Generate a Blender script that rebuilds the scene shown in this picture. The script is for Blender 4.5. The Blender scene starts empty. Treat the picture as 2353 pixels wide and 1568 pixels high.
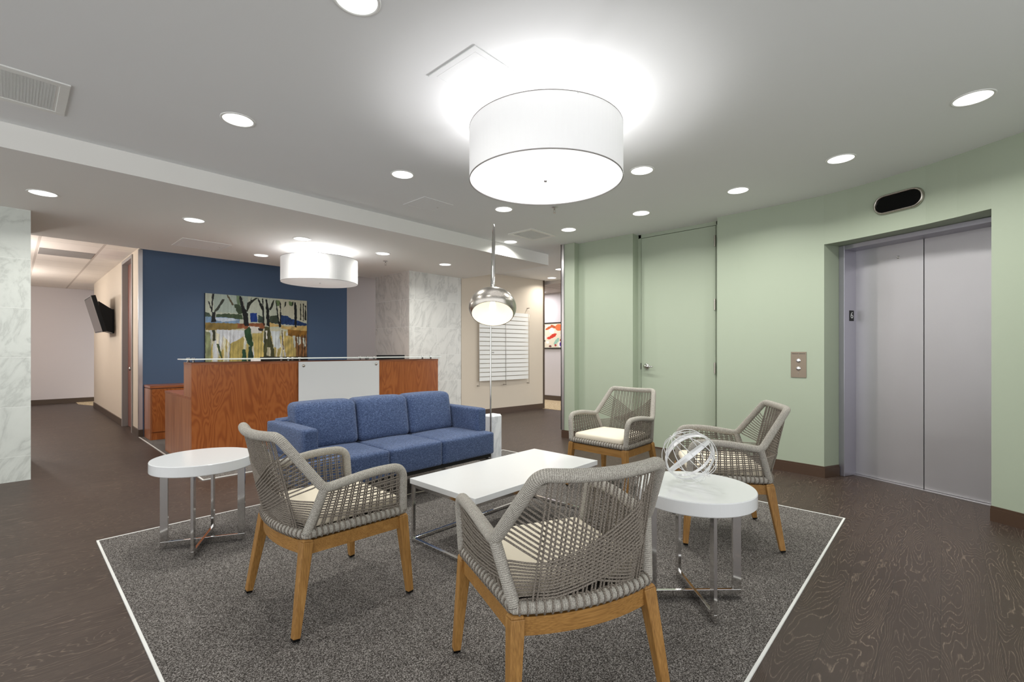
import bpy, bmesh, math, random
import numpy as np
from mathutils import Vector, Matrix
random.seed(7)
S = bpy.context.scene
COL = S.collection
PI = math.pi
# ------------------------------------------------------------------ camera, world, exposure
CAM_H = 1.18
YAW = math.radians(42.877)
cam = bpy.data.cameras.new('camera'); camo = bpy.data.objects.new('camera', cam); COL.objects.link(camo)
cam.sensor_fit = 'HORIZONTAL'; cam.sensor_width = 36.0
cam.lens = 36.0*1070.0/2353.0
cam.shift_y = 23.0/2353.0
cam.clip_start = 0.05; cam.clip_end = 60
camo.location = (0, 0, CAM_H)
camo.rotation_euler = (PI/2, 0, YAW-PI/2)
S.camera = camo
w = bpy.data.worlds.new('world'); S.world = w; w.use_nodes = True
wb = w.node_tree.nodes['Background']
wb.inputs[0].default_value = (0.97, 0.99, 1.0, 1); wb.inputs[1].default_value = 2.0
vs = S.view_settings
vs.view_transform = 'Standard'; vs.look = 'None'; vs.gamma = 1.0; vs.exposure = 0.0; vs.use_curve_mapping = False
S.cycles.max_bounces = 8; S.cycles.diffuse_bounces = 4; S.cycles.glossy_bounces = 4
S.cycles.transmission_bounces = 6; S.cycles.transparent_max_bounces = 8
S.cycles.caustics_reflective = False; S.cycles.caustics_refractive = False
S.cycles.sample_clamp_indirect = 6.0
C_MAIN = 2.63; C_LOW = 2.469; C_TILE = 2.60
# light powers (W)
P_DOWN = 5.0; P_DRUM_BIG = 36.0; P_DRUM_SMALL = 10.0; P_DOME = 0.3

# ------------------------------------------------------------------ material helpers
def srgb(r, g, b):
    f = lambda c: (c/255/12.92) if c/255 <= 0.04045 else ((c/255+0.055)/1.055)**2.4
    return (f(r), f(g), f(b), 1)
class NT:
    def __init__(s, name):
        s.m = bpy.data.materials.new(name); s.m.use_nodes = True
        s.t = s.m.node_tree; s.n = s.t.nodes; s.l = s.t.links
        s.b = s.n['Principled BSDF']; s.out = s.n['Material Output']
    def new(s, typ, **kw):
        n = s.n.new(typ)
        for k, v in kw.items():
            if k in n.inputs: n.inputs[k].default_value = v
            else: setattr(n, k, v)
        return n
    def link(s, a, b): s.l.new(a, b)
    def coord(s, scale=(1, 1, 1), kind='Object', loc=(0, 0, 0), rot=(0, 0, 0)):
        tc = s.new('ShaderNodeTexCoord'); mp = s.new('ShaderNodeMapping')
        mp.inputs['Scale'].default_value = scale; mp.inputs['Location'].default_value = loc
        mp.inputs['Rotation'].default_value = rot
        s.link(tc.outputs[kind], mp.inputs['Vector']); return mp.outputs[0]
    def noise(s, vec, scale, detail=2, rough=0.5, dist=0.0):
        n = s.new('ShaderNodeTexNoise'); n.inputs['Scale'].default_value = scale
        n.inputs['Detail'].default_value = detail; n.inputs['Roughness'].default_value = rough
        n.inputs['Distortion'].default_value = dist
        s.link(vec, n.inputs['Vector']); return n.outputs['Fac']
    def math(s, op, a, b=None, c=None):
        n = s.new('ShaderNodeMath', operation=op)
        for i, x in enumerate((a, b, c)):
            if x is None: continue
            if isinstance(x, (int, float)): n.inputs[i].default_value = x
            else: s.link(x, n.inputs[i])
        return n.outputs[0]
    def ramp(s, fac, stops, interp='LINEAR'):
        r = s.new('ShaderNodeValToRGB'); r.color_ramp.interpolation = interp
        el = r.color_ramp.elements
        while len(el) < len(stops): el.new(0.5)
        for e, (p, c) in zip(el, stops): e.position = p; e.color = c
        s.link(fac, r.inputs[0]); return r.outputs[0]
    def mix(s, fac, a, b, mode='MIX'):
        n = s.new('ShaderNodeMix', data_type='RGBA', blend_type=mode)
        if isinstance(fac, (int, float)): n.inputs[0].default_value = fac
        else: s.link(fac, n.inputs[0])
        for i, x in ((6, a), (7, b)):
            if isinstance(x, tuple): n.inputs[i].default_value = x
            else: s.link(x, n.inputs[i])
        return n.outputs[2]
    def bump(s, h, strength=0.2, dist=0.002):
        b = s.new('ShaderNodeBump'); b.inputs['Strength'].default_value = strength
        b.inputs['Distance'].default_value = dist
        s.link(h, b.inputs['Height']); s.link(b.outputs[0], s.b.inputs['Normal'])
    def set(s, col=None, rough=0.5, metal=0.0, spec=0.5, **kw):
        if col is not None:
            if isinstance(col, tuple): s.b.inputs['Base Color'].default_value = col
            else: s.link(col, s.b.inputs['Base Color'])
        if isinstance(rough, (int, float)): s.b.inputs['Roughness'].default_value = rough
        else: s.link(rough, s.b.inputs['Roughness'])
        s.b.inputs['Metallic'].default_value = metal
        s.b.inputs['Specular IOR Level'].default_value = spec
        for k, v in kw.items(): s.b.inputs[k].default_value = v
        return s.m

def paint(name, col, rough=0.6, bump=0.12, scale=260, spec=0.3):
    t = NT(name); v = t.coord()
    n = t.noise(v, scale, 3); big = t.noise(v, 1.7, 2)
    c = t.mix(t.math('MULTIPLY', big, 0.10), srgb(*col), srgb(*[x*0.9 for x in col]))
    t.bump(n, bump, 0.0012)
    return t.set(c, rough, spec=spec)
def plain(name, col, rough=0.5, metal=0.0, spec=0.5, var=0.06):
    t = NT(name); v = t.coord(); n = t.noise(v, 30, 2)
    c = t.mix(t.math('MULTIPLY', n, var*2), srgb(*col), srgb(*[x*0.85 for x in col]))
    return t.set(c, rough, metal, spec)
M = {}
M['ceiling'] = paint('ceiling_paint', (238, 239, 239), 0.8, 0.10, 300, 0.15)
M['soffit'] = paint('soffit_paint', (238, 236, 232), 0.8, 0.10, 300, 0.15)
M['green'] = paint('green_paint', (170, 180, 160), 0.5, 0.10, 320, 0.35)
M['blue_wall'] = paint('blue_paint', (84, 106, 136), 0.55, 0.12, 320, 0.3)
M['beige'] = paint('beige_paint', (213, 201, 184), 0.65, 0.08, 320, 0.25)
M['mauve'] = paint('pale_mauve_paint', (204, 197, 196), 0.65, 0.08, 320, 0.25)
M['base'] = plain('brown_base', (78, 59, 46), 0.35)
M['base_dark'] = plain('dark_base', (78, 64, 52), 0.35)
M['white_trim'] = plain('white_enamel', (236, 236, 232), 0.35)
M['white_top'] = plain('white_laminate', (222, 223, 223), 0.16, spec=0.6, var=0.02)
M['black'] = plain('black_plastic', (7, 7, 8), 0.35, spec=0.25)
M['screen'] = plain('black_screen', (3, 3, 4), 0.1, spec=0.2)
M['gap'] = plain('dark_gap', (18, 17, 15), 0.8)
M['plate'] = plain('bronze_steel', (150, 136, 120), 0.42, 0.75)
M['cable'] = plain('cream_cable', (206, 198, 176), 0.5)
M['ink'] = plain('dark_ink', (25, 22, 20), 0.6)
M['white_ink'] = plain('white_ink', (235, 235, 235), 0.6)
M['cream'] = plain('cream_canvas', (226, 216, 196), 0.85, spec=0.2)
M['leather_dark'] = plain('dark_webbing', (44, 41, 38), 0.8)
M['redwood_door'] = plain('mahogany_door', (128, 84, 74), 0.4)
M['grey_frame'] = plain('grey_enamel', (150, 146, 143), 0.4)
M['beige_tiles_door'] = M['beige']

def chrome(name, col, rough, metal=1.0):
    t = NT(name); v = t.coord((40, 40, 4)); n = t.noise(v, 8, 2)
    r = t.math('ADD', t.math('MULTIPLY', n, 0.05), rough-0.025)
    return t.set(srgb(*col), r, metal)
M['chrome'] = chrome('chrome', (214, 212, 210), 0.09)
M['steel'] = chrome('brushed_steel', (186, 180, 172), 0.28)
M['satin'] = chrome('satin_steel', (205, 203, 205), 0.30)
def elevator_mat():
    t = NT('elevator_steel'); v = t.coord()
    n = t.noise(v, 900, 2); blot = t.noise(v, 1.6, 3)
    c = t.mix(blot, srgb(206, 204, 208), srgb(190, 188, 190))
    c = t.mix(t.math('MULTIPLY', n, 0.25), c, srgb(130, 128, 132))
    t.bump(n, 0.15, 0.0006)
    return t.set(c, 0.42, 0.72)
M['elevator'] = elevator_mat()
M['elev_frame'] = chrome('elevator_frame_steel', (180, 178, 188), 0.36, 0.85)
def silver_leaf():
    t = NT('silver_paint'); n = t.noise(t.coord(), 60, 2)
    return t.set(t.mix(n, srgb(236, 236, 236), srgb(214, 214, 214)), 0.35, 0.3)
M['silver'] = silver_leaf()

def floor_mat():
    t = NT('dark_plank_floor')
    tc = t.new('ShaderNodeTexCoord')
    mp = t.new('ShaderNodeMapping'); mp.inputs['Location'].default_value = (0.3, -0.012+0.178*40, 0)
    t.link(tc.outputs['Object'], mp.inputs['Vector'])
    br = t.new('ShaderNodeTexBrick'); br.offset = 0.37; br.offset_frequency = 2
    for k, v in (('Color1', (0, 0, 0, 1)), ('Color2', (1, 1, 1, 1)), ('Mortar', (0.5, 0.5, 0.5, 1)), ('Scale', 1.0), ('Mortar Size', 0.0008), ('Mortar Smooth', 0.0), ('Bias', 0.0), ('Brick Width', 1.22), ('Row Height', 0.178)):
        br.inputs[k].default_value = v
    t.link(mp.outputs[0], br.inputs['Vector'])
    sep = t.new('ShaderNodeSeparateColor'); t.link(br.outputs['Color'], sep.inputs[0]); rnd = sep.outputs[0]
    cmb = t.new('ShaderNodeCombineXYZ'); t.link(t.math('MULTIPLY', rnd, 37.0), cmb.inputs[0]); t.link(t.math('MULTIPLY', rnd, 91.0), cmb.inputs[2])
    def co(sc):
        a = t.new('ShaderNodeVectorMath', operation='MULTIPLY'); t.link(tc.outputs['Object'], a.inputs[0]); a.inputs[1].default_value = sc
        b = t.new('ShaderNodeVectorMath', operation='ADD'); t.link(a.outputs[0], b.inputs[0]); t.link(cmb.outputs[0], b.inputs[1]); return b.outputs[0]
    n1 = t.noise(co((0.8, 5.0, 1)), 1.0, 2, 0.45, 0.35)
    wob = t.noise(co((14, 30, 1)), 1.0, 2)
    s = t.math('SINE', t.math('ADD', t.math('MULTIPLY', n1, 300.0), t.math('MULTIPLY', wob, 7.0)))
    line = t.math('POWER', t.math('MAXIMUM', s, 0.0), 7.0)
    fib = t.noise(co((9, 330, 1)), 1.0, 3, 0.7)
    patch = t.noise(co((1.0, 6.0, 1)), 1.0, 3)
    base = t.mix(fib, srgb(50, 40, 34), srgb(84, 69, 60))
    base = t.mix(t.math('MULTIPLY', rnd, 0.45), base, srgb(62, 50, 44))
    lf = t.math('MULTIPLY', line, t.math('MULTIPLY', patch, t.math('MAXIMUM', t.math('MULTIPLY', t.math('SUBTRACT', fib, 0.36), 5.0), 0.0)))
    base = t.mix(lf, base, srgb(140, 123, 108))
    dk = t.math('MULTIPLY', t.math('SUBTRACT', 1.0, patch), 0.35)
    base = t.mix(dk, base, srgb(50, 42, 38))
    base = t.mix(t.math('MULTIPLY', br.outputs['Fac'], 0.7), base, srgb(30, 25, 22))
    t.bump(t.math('ADD', fib, t.math('MULTIPLY', line, 0.6)), 0.12, 0.001)
    r = t.math('ADD', t.math('MULTIPLY', fib, 0.12), 0.38)
    return t.set(base, r, spec=0.28)
M['floor'] = floor_mat()

def carpet(name, dark, mid, light, scale=190):
    t = NT(name); v = t.coord()
    n = t.noise(v, scale, 2, 0.7); big = t.noise(v, 3, 2)
    c = t.ramp(n, [(0.36, srgb(*dark)), (0.5, srgb(*mid)), (0.66, srgb(*light))])
    c = t.mix(t.math('MULTIPLY', big, 0.15), c, srgb(*dark))
    t.bump(n, 0.9, 0.004)
    return t.set(c, 0.95, spec=0.1)
M['carpet'] = carpet('speckled_carpet', (44, 41, 38), (96, 91, 87), (174, 169, 164), 230)
M['carpet_beige'] = carpet('tan_carpet', (150, 128, 98), (184, 164, 132), (212, 196, 166), 60)

def marble(name, off=(0, 0, 0), axis='x', tint=((226, 229, 224), (190, 194, 190)), tiles=True, w=0.4572, hgt=0.4487):
    t = NT(name); tc = t.new('ShaderNodeTexCoord')
    v = tc.outputs['Object']
    n1 = t.noise(v, 1.6, 6, 0.62, 1.2)
    a = t.new('ShaderNodeVectorMath', operation='MULTIPLY'); t.link(v, a.inputs[0]); a.inputs[1].default_value = (1, 1, 1)
    rot = t.new('ShaderNodeVectorRotate'); rot.inputs['Axis'].default_value = (1, -1, 0); rot.inputs['Angle'].default_value = 0.6
    t.link(a.outputs[0], rot.inputs['Vector'])
    st_ = t.new('ShaderNodeVectorMath', operation='MULTIPLY'); t.link(rot.outputs[0], st_.inputs[0]); st_.inputs[1].default_value = (1.3, 1.3, 0.45)
    vec = st_.outputs[0]
    if tiles:
        sx = t.new('ShaderNodeSeparateXYZ'); t.link(v, sx.inputs[0])
        cb = t.new('ShaderNodeCombineXYZ')
        t.link(sx.outputs[0 if axis == 'x' else 1], cb.inputs[0]); t.link(sx.outputs[2], cb.inputs[1])
        mp = t.new('ShaderNodeMapping'); mp.inputs['Location'].default_value = (-off[0]+w*40, -off[1]+hgt*4, 0); t.link(cb.outputs[0], mp.inputs[0])
        br = t.new('ShaderNodeTexBrick'); br.offset = 0.5; br.offset_frequency = 2
        for k, q in (('Color1', (0, 0, 0, 1)), ('Color2', (1, 1, 1, 1)), ('Mortar', (0.5, 0.5, 0.5, 1)), ('Scale', 1.0), ('Mortar Size', 0.0014), ('Mortar Smooth', 0.0), ('Bias', 0.0), ('Brick Width', w), ('Row Height', hgt)):
            br.inputs[k].default_value = q
        t.link(mp.outputs[0], br.inputs['Vector'])
        sp = t.new('ShaderNodeSeparateColor'); t.link(br.outputs['Color'], sp.inputs[0])
        cm = t.new('ShaderNodeCombineXYZ'); t.link(t.math('MULTIPLY', sp.outputs[0], 23.0), cm.inputs[0]); t.link(t.math('MULTIPLY', sp.outputs[0], 11.0), cm.inputs[1])
        ad = t.new('ShaderNodeVectorMath', operation='ADD'); t.link(vec, ad.inputs[0]); t.link(cm.outputs[0], ad.inputs[1]); vec = ad.outputs[0]
    nv = t.noise(vec, 2.6, 8, 0.62, 0.7)
    vein = t.math('POWER', t.math('SUBTRACT', 1.0, t.math('ABSOLUTE', t.math('MULTIPLY', t.math('SUBTRACT', nv, 0.5), 5.0))), 6.0)
    vein = t.math('MAXIMUM', vein, 0.0)
    nf = t.noise(vec, 7.0, 5, 0.6, 1.0)
    c = t.mix(n1, srgb(*tint[0]), srgb(*[x*0.93 for x in tint[0]]))
    c = t.mix(t.math('MULTIPLY', t.math('MULTIPLY', vein, nf), 0.8), c, srgb(*[x*0.70 for x in tint[1]]))
    c = t.mix(t.math('MULTIPLY', nf, 0.35), c, srgb(*tint[1]))
    if tiles:
        c = t.mix(br.outputs['Fac'], c, srgb(238, 240, 236))
    return t.set(c, 0.22, spec=0.4)
M['marble_left'] = marble('marble_tiles_left', (0.327, 0.2243), 'x', ((228, 232, 226), (206, 211, 204)), w=0.9)
M['marble_face'] = marble('marble_tiles_face', (4.443+.2286, 0.2243), 'x', ((232, 231, 226), (206, 207, 202)))
M['marble_side'] = marble('marble_tiles_side', (7.209+.2286, 0.2243), 'y', ((226, 221, 215), (198, 194, 190)))
M['marble_block'] = marble('marble_block', tiles=False, tint=((242, 243, 245), (214, 219, 230)))

def wood(name, dark, mid, light, grain=(5.0, 5.0, 0.9), freq=70.0, rough=0.3, spec=0.45, fine=(150, 150, 8)):
    t = NT(name); v = t.coord(grain)
    n = t.noise(v, 1.0, 3, 0.5, 0.7)
    s = t.math('ADD', t.math('MULTIPLY', t.math('SINE', t.math('MULTIPLY', n, freq)), 0.5), 0.5)
    f = t.noise(t.coord(fine), 1.0, 3)
    k_ = 0.25 if freq < 12 else 0.6
    m = t.math('ADD', t.math('MULTIPLY', s, k_), t.math('MULTIPLY', f, 1-k_))
    c = t.ramp(m, [(0.15, srgb(*dark)), (0.5, srgb(*mid)), (0.85, srgb(*light))])
    t.bump(f, 0.06, 0.001)
    return t.set(c, rough, spec=spec)
M['cherry'] = wood('cherry_laminate', (142, 76, 36), (160, 90, 44), (168, 98, 50), grain=(4.2, 4.2, .75), freq=120)
M['cherry_side'] = wood('cherry_side_laminate', (146, 90, 58), (160, 102, 68), (172, 114, 78), grain=(12, 12, .6), freq=30)
M['cherry_top'] = wood('cherry_top_laminate', (136, 76, 44), (152, 88, 54), (164, 100, 64), grain=(0.9, 9, 9), freq=40, fine=(8, 150, 150))
M['teak'] = wood('teak', (116, 80, 38), (160, 118, 64), (186, 146, 90), grain=(16, 16, 1.2), freq=9, rough=0.5, spec=0.3, fine=(300, 300, 7))
M['teak_rail'] = wood('teak_rail', (116, 80, 38), (160, 118, 64), (186, 146, 90), grain=(1.6, 16, 16), freq=9, rough=0.5, spec=0.3, fine=(9, 300, 300))

def rope_mat(name, period, twist, a, b, speck, bumpd):
    t = NT(name); tc = t.new('ShaderNodeTexCoord')
    sx = t.new('ShaderNodeSeparateXYZ'); t.link(tc.outputs['UV'], sx.inputs[0])
    ph = t.math('ADD', t.math('MULTIPLY', sx.outputs[0], 2*PI/period), t.math('MULTIPLY', sx.outputs[1], 2*PI*twist))
    s = t.math('ADD', t.math('MULTIPLY', t.math('SINE', ph), 0.5), 0.5)
    if twist > 1:
        ph2 = t.math('SUBTRACT', t.math('MULTIPLY', sx.outputs[0], 2*PI/period), t.math('MULTIPLY', sx.outputs[1], 2*PI*twist))
        s2 = t.math('ADD', t.math('MULTIPLY', t.math('SINE', ph2), 0.5), 0.5)
        s = t.math('MAXIMUM', t.math('MULTIPLY', s, s), t.math('MULTIPLY', s2, s2))
    n = t.noise(t.coord(), speck, 2, 0.7)
    c = t.mix(n, srgb(*b), srgb(*a))
    c2 = t.ramp(n, [(0.38, srgb(*b)), (0.56, srgb(*a))])
    c = t.mix(0.5, c, c2)
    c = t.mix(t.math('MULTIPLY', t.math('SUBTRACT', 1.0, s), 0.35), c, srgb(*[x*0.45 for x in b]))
    t.bump(s, 0.8, bumpd)
    return t.set(c, 0.85, spec=0.2)
M['rope_wrap'] = rope_mat('wrapped_rope', 0.0062, 1, (214, 209, 198), (124, 117, 108), 380, 0.002)
M['rope'] = rope_mat('braided_rope', 0.009, 2, (168, 158, 146), (84, 77, 69), 420, 0.0016)

def fabric(name, a, b, c3):
    t = NT(name); v = t.coord((1, 1, 1.6)); n = t.noise(v, 150, 3, 0.7, 0.3); n2 = t.noise(v, 70, 2)
    c = t.ramp(t.math('ADD', t.math('MULTIPLY', n, 0.7), t.math('MULTIPLY', n2, 0.3)), [(0.36, srgb(*a)), (0.5, srgb(*b)), (0.64, srgb(*c3))])
    t.bump(n, 0.9, 0.004)
    return t.set(c, 0.9, spec=0.12, **{'Sheen Weight': 0.15})
M['sofa'] = fabric('blue_upholstery', (44, 56, 84), (68, 84, 118), (104, 120, 154))

def shade_mat(name, emis, tr=0.6):
    t = NT(name)
    d = t.new('ShaderNodeBsdfDiffuse'); d.inputs[0].default_value = (0.85, 0.85, 0.84, 1)
    tl = t.new('ShaderNodeBsdfTranslucent'); tl.inputs[0].default_value = (0.86, 0.86, 0.87, 1)
    wv = t.noise(t.coord((1, 1, 1)), 240, 2)
    t.link(t.mix(wv, (0.74, 0.74, 0.73, 1), (0.86, 0.86, 0.86, 1)), d.inputs[0])
    mx = t.new('ShaderNodeMixShader'); mx.inputs[0].default_value = tr
    t.link(d.outputs[0], mx.inputs[1]); t.link(tl.outputs[0], mx.inputs[2])
    em = t.new('ShaderNodeEmission'); em.inputs[0].default_value = (1, .985, .98, 1); em.inputs[1].default_value = emis
    ad = t.new('ShaderNodeAddShader'); t.link(mx.outputs[0], ad.inputs[0]); t.link(em.outputs[0], ad.inputs[1])
    t.link(ad.outputs[0], t.out.inputs['Surface'])
    return t.m
M['shade_big'] = shade_mat('linen_shade_bright', 0.22, 0.05)
M['diff_big'] = shade_mat('acrylic_diffuser_bright', 0.8, 0.06)
M['shade_small'] = shade_mat('linen_shade', 0.10, 0.04)
M['diff_small'] = shade_mat('acrylic_diffuser', 0.16, 0.03)
def emit(name, col, st):
    t = NT(name); e = t.new('ShaderNodeEmission'); e.inputs[0].default_value = col; e.inputs[1].default_value = st
    t.link(e.outputs[0], t.out.inputs['Surface']); return t.m
M['lens'] = emit('lit_lens', (1, 1, 0.97, 1), 3.0)
M['bulb'] = emit('warm_bulb', (1, 0.9, 0.76, 1), 8.0)
M['troffer'] = emit('lit_troffer', (1, 0.98, 1, 1), 2.0)
def cream_inner():
    t = NT('cream_enamel'); n = t.noise(t.coord(), 20, 2)
    return t.set(t.mix(n, srgb(250, 245, 232), srgb(244, 238, 224)), 0.4)
M['enamel'] = cream_inner()
def frosted(name, col, alpha):
    t = NT(name)
    n = t.noise(t.coord(), 400, 2)
    c = t.mix(t.math('MULTIPLY', n, .1), srgb(*col), srgb(*[x*.93 for x in col]))
    t.set(c, 0.3); t.b.inputs['Transmission Weight'].default_value = alpha; t.b.inputs['IOR'].default_value = 1.45
    return t.m
M['frost'] = frosted('frosted_glass', (232, 233, 234), 0.12)
M['glass'] = frosted('clear_glass', (244, 250, 247), 0.12)
M['glass'].node_tree.nodes['Principled BSDF'].inputs['Roughness'].default_value = 0.15
def tile_mat(name, uo, vo, pu, pv, col=(225, 215, 206), bar=(196, 186, 178), bw=0.028, lw=0.006):
    t = NT(name); tc = t.new('ShaderNodeTexCoord'); sx = t.new('ShaderNodeSeparateXYZ'); t.link(tc.outputs['Object'], sx.inputs[0])
    def line(o, off, p, wd):
        f = t.math('FRACT', t.math('DIVIDE', t.math('ADD', o, -off+p*40+wd/2), p))
        return t.math('LESS_THAN', f, wd/p)
    a = line(sx.outputs[0], uo, pu, bw); b = line(sx.outputs[1], vo, pv, lw)
    n = t.noise(t.coord(), 90, 3, .7)
    c = t.mix(t.math('MULTIPLY', n, .2), srgb(*col), srgb(*[x*.88 for x in col]))
    c = t.mix(b, c, srgb(*[x*.8 for x in bar])); c = t.mix(a, c, srgb(*bar))
    t.bump(n, .3, .002)
    return t.set(c, 0.85, spec=0.1)
M['tile_left'] = tile_mat('ceiling_tiles_hall', 0.25, 8.46, 0.61, 0.61, (240, 232, 224), (206, 196, 188))
M['tile_far'] = tile_mat('ceiling_tiles_passage', 8.05, 6.3, 0.61, 0.61, (205, 198, 194), (172, 166, 162), 0.02, 0.02)

# ------------------------------------------------------------------ mesh helpers
class MB:
    def __init__(s): s.v = []; s.f = []; s.uv = []; s.mi = []
    def add(s, vs, fs, uvs=None, mi=0):
        o = len(s.v); s.v += [tuple(p) for p in vs]
        for k, f in enumerate(fs):
            s.f.append([i+o for i in f]); s.mi.append(mi)
            s.uv.append(uvs[k] if uvs else None)
        return s
    def box(s, x0, x1, y0, y1, z0, z1, mi=0):
        v = [(x, y, z) for z in (z0, z1) for y in (y0, y1) for x in (x0, x1)]
        return s.add(v, [(0, 2, 3, 1), (4, 5, 7, 6), (0, 1, 5, 4), (2, 6, 7, 3), (0, 4, 6, 2), (1, 3, 7, 5)], mi=mi)
    def prism(s, poly, z0, z1, mi=0, mtop=None, mbot=None):
        n = len(poly); a = sum(poly[i][0]*poly[(i+1) % n][1]-poly[(i+1) % n][0]*poly[i][1] for i in range(n))
        if a < 0: poly = poly[::-1]
        v = [(x, y, z0) for x, y in poly]+[(x, y, z1) for x, y in poly]
        s.add(v, [tuple(range(n))[::-1]], mi=mi if mbot is None else mbot)
        o = len(s.v)-2*n
        s.f.append([o+n+i for i in range(n)]); s.mi.append(mi if mtop is None else mtop); s.uv.append(None)
        for i in range(n):
            j = (i+1) % n; s.f.append([o+i, o+j, o+n+j, o+n+i]); s.mi.append(mi); s.uv.append(None)
        return s
    def beam(s, a, b, wa, wb, up=(0, 0, 1), mi=0):   # tapered bar; wa, wb = (width, depth)
        a, b = Vector(a), Vector(b); d = (b-a).normalized(); u = Vector(up)
        x = d.cross(u)
        if x.length < 1e-4: x = d.cross(Vector((0, 1, 0)))
        x.normalize(); y = x.cross(d).normalized()
        v = []
        for p, ww in ((a, wa), (b, wb)):
            for sx, sy in ((-1, -1), (1, -1), (1, 1), (-1, 1)): v.append(p+x*sx*ww[0]/2+y*sy*ww[1]/2)
        return s.add(v, [(0, 3, 2, 1), (4, 5, 6, 7), (0, 1, 5, 4), (1, 2, 6, 5), (2, 3, 7, 6), (3, 0, 4, 7)], mi=mi)
    def tube(s, pts, r, sides=10, closed=False, cap=True, mi=0):
        P = [Vector(p) for p in pts]; n = len(P)
        rr = r if isinstance(r, (list, tuple)) else [r]*n
        T = []
        for i in range(n):
            if closed: t = P[(i+1) % n]-P[i-1]
            else: t = P[min(i+1, n-1)]-P[max(i-1, 0)]
            T.append(t.normalized() if t.length > 1e-9 else Vector((0, 0, 1)))
        N = T[0].cross(Vector((0, 0, 1)))
        if N.length < 1e-3: N = T[0].cross(Vector((0, 1, 0)))
        N.normalize(); vs = []; L = 0; Ls = []
        for i in range(n):
            if i:
                N = N-T[i]*N.dot(T[i]); N.normalize(); L += (P[i]-P[i-1]).length
            Ls.append(L); B = T[i].cross(N)
            for k in range(sides):
                a = 2*PI*k/sides; vs.append(P[i]+(N*math.cos(a)+B*math.sin(a))*rr[i])
        fs = []; uv = []
        m = n if closed else n-1
        for i in range(m):
            j = (i+1) % n; la = Ls[i]; lb = Ls[j] if j > i else L+(P[j]-P[i]).length
            for k in range(sides):
                k2 = (k+1) % sides
                fs.append((i*sides+k, i*sides+k2, j*sides+k2, j*sides+k))
                uv.append([(la, k/sides), (la, (k+1)/sides), (lb, (k+1)/sides), (lb, k/sides)])
        if not closed and cap:
            fs.append(tuple(range(sides))[::-1]); uv.append([(0, 0)]*sides)
            fs.append(tuple((n-1)*sides+k for k in range(sides))); uv.append([(L, 0)]*sides)
        return s.add(vs, fs, uv, mi)
    def lathe(s, prof, sides=48, origin=(0, 0, 0), mat=None, mi=0, closed=False):
        o = Vector(origin); vs = []
        for (r, z) in prof:
            for k in range(sides):
                a = 2*PI*k/sides; p = Vector((r*math.cos(a), r*math.sin(a), z))
                if mat: p = mat @ p
                vs.append(o+p)
        n = len(prof); fs = []
        for i in range(n if closed else n-1):
            j = (i+1) % n
            for k in range(sides):
                k2 = (k+1) % sides; fs.append((i*sides+k, i*sides+k2, j*sides+k2, j*sides+k))
        return s.add(vs, fs, mi=mi)
    def disc(s, c, r, z, sides=48, up=True, mi=0):
        v = [(c[0]+r*math.cos(2*PI*k/sides), c[1]+r*math.sin(2*PI*k/sides), z) for k in range(sides)]
        f = tuple(range(sides)); return s.add(v, [f if up else f[::-1]], mi=mi)
    def cushion(s, c, h, r, crown=0.0, crownf=0.0, n=12, shear=(0, 0), mi=0):
        c = Vector(c); h = Vector(h); g = {}
        ts = [-1+2*i/n for i in range(n+1)]
        ts = [math.copysign(abs(t)**0.6, t) if t else 0 for t in ts]
        vs = []; fs = []
        def vid(p):
            k = (round(p[0], 5), round(p[1], 5), round(p[2], 5))
            if k not in g:
                q = Vector((p[0]*h.x, p[1]*h.y, p[2]*h.z))
                inn = Vector([max(-(h[i]-r), min(h[i]-r, q[i])) for i in range(3)])
                d = q-inn
                if d.length > 1e-9: q = inn+d.normalized()*r
                X = q.x/h.x; Y = q.y/h.y; Z = q.z/h.z
                cr = (1-X*X)*(1-Y*Y)
                if Z > 0.3: q.z += crown*cr
                if Y < -0.3: q.y -= crownf*(1-X*X)*(1-Z*Z)
                q.x += shear[0]*(q.z+h.z); q.y += shear[1]*(q.z+h.z)
                g[k] = len(vs); vs.append(c+q)
            return g[k]
        for ax in range(3):
            for sg in (-1, 1):
                for i in range(n):
                    for j in range(n):
                        q = []
                        for (a, b) in ((i, j), (i+1, j), (i+1, j+1), (i, j+1)):
                            p = [0, 0, 0]; p[ax] = sg; p[(ax+1) % 3] = ts[a]; p[(ax+2) % 3] = ts[b]; q.append(vid(p))
                        fs.append(q if sg > 0 else q[::-1])
        return s.add(vs, fs, mi=mi)
    def build(s, name, mats, parent=None, smooth=False, bevel=0, loc=None, seg=2, angle=40):
        me = bpy.data.meshes.new(name)
        me.from_pydata([tuple(p) for p in s.v], [], s.f)
        if not isinstance(mats, (list, tuple)): mats = [mats]
        for m in mats: me.materials.append(M[m] if isinstance(m, str) else m)
        if any(u is not None for u in s.uv):
            ul = me.uv_layers.new(name='UVMap'); k = 0
            for fi, f in enumerate(s.f):
                u = s.uv[fi]
                for j in range(len(f)):
                    if u: ul.data[k].uv = u[j]
                    k += 1
        for i, p in enumerate(me.polygons):
            p.material_index = s.mi[i]
            if smooth: p.use_smooth = True
        me.validate(); me.update()
        o = bpy.data.objects.new(name, me); COL.objects.link(o)
        if parent: o.parent = parent
        if loc: o.location = loc
        if bevel:
            b = o.modifiers.new('bevel', 'BEVEL'); b.width = bevel; b.segments = seg; b.limit_method = 'ANGLE'; b.angle_limit = math.radians(angle)
        return o
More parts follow.
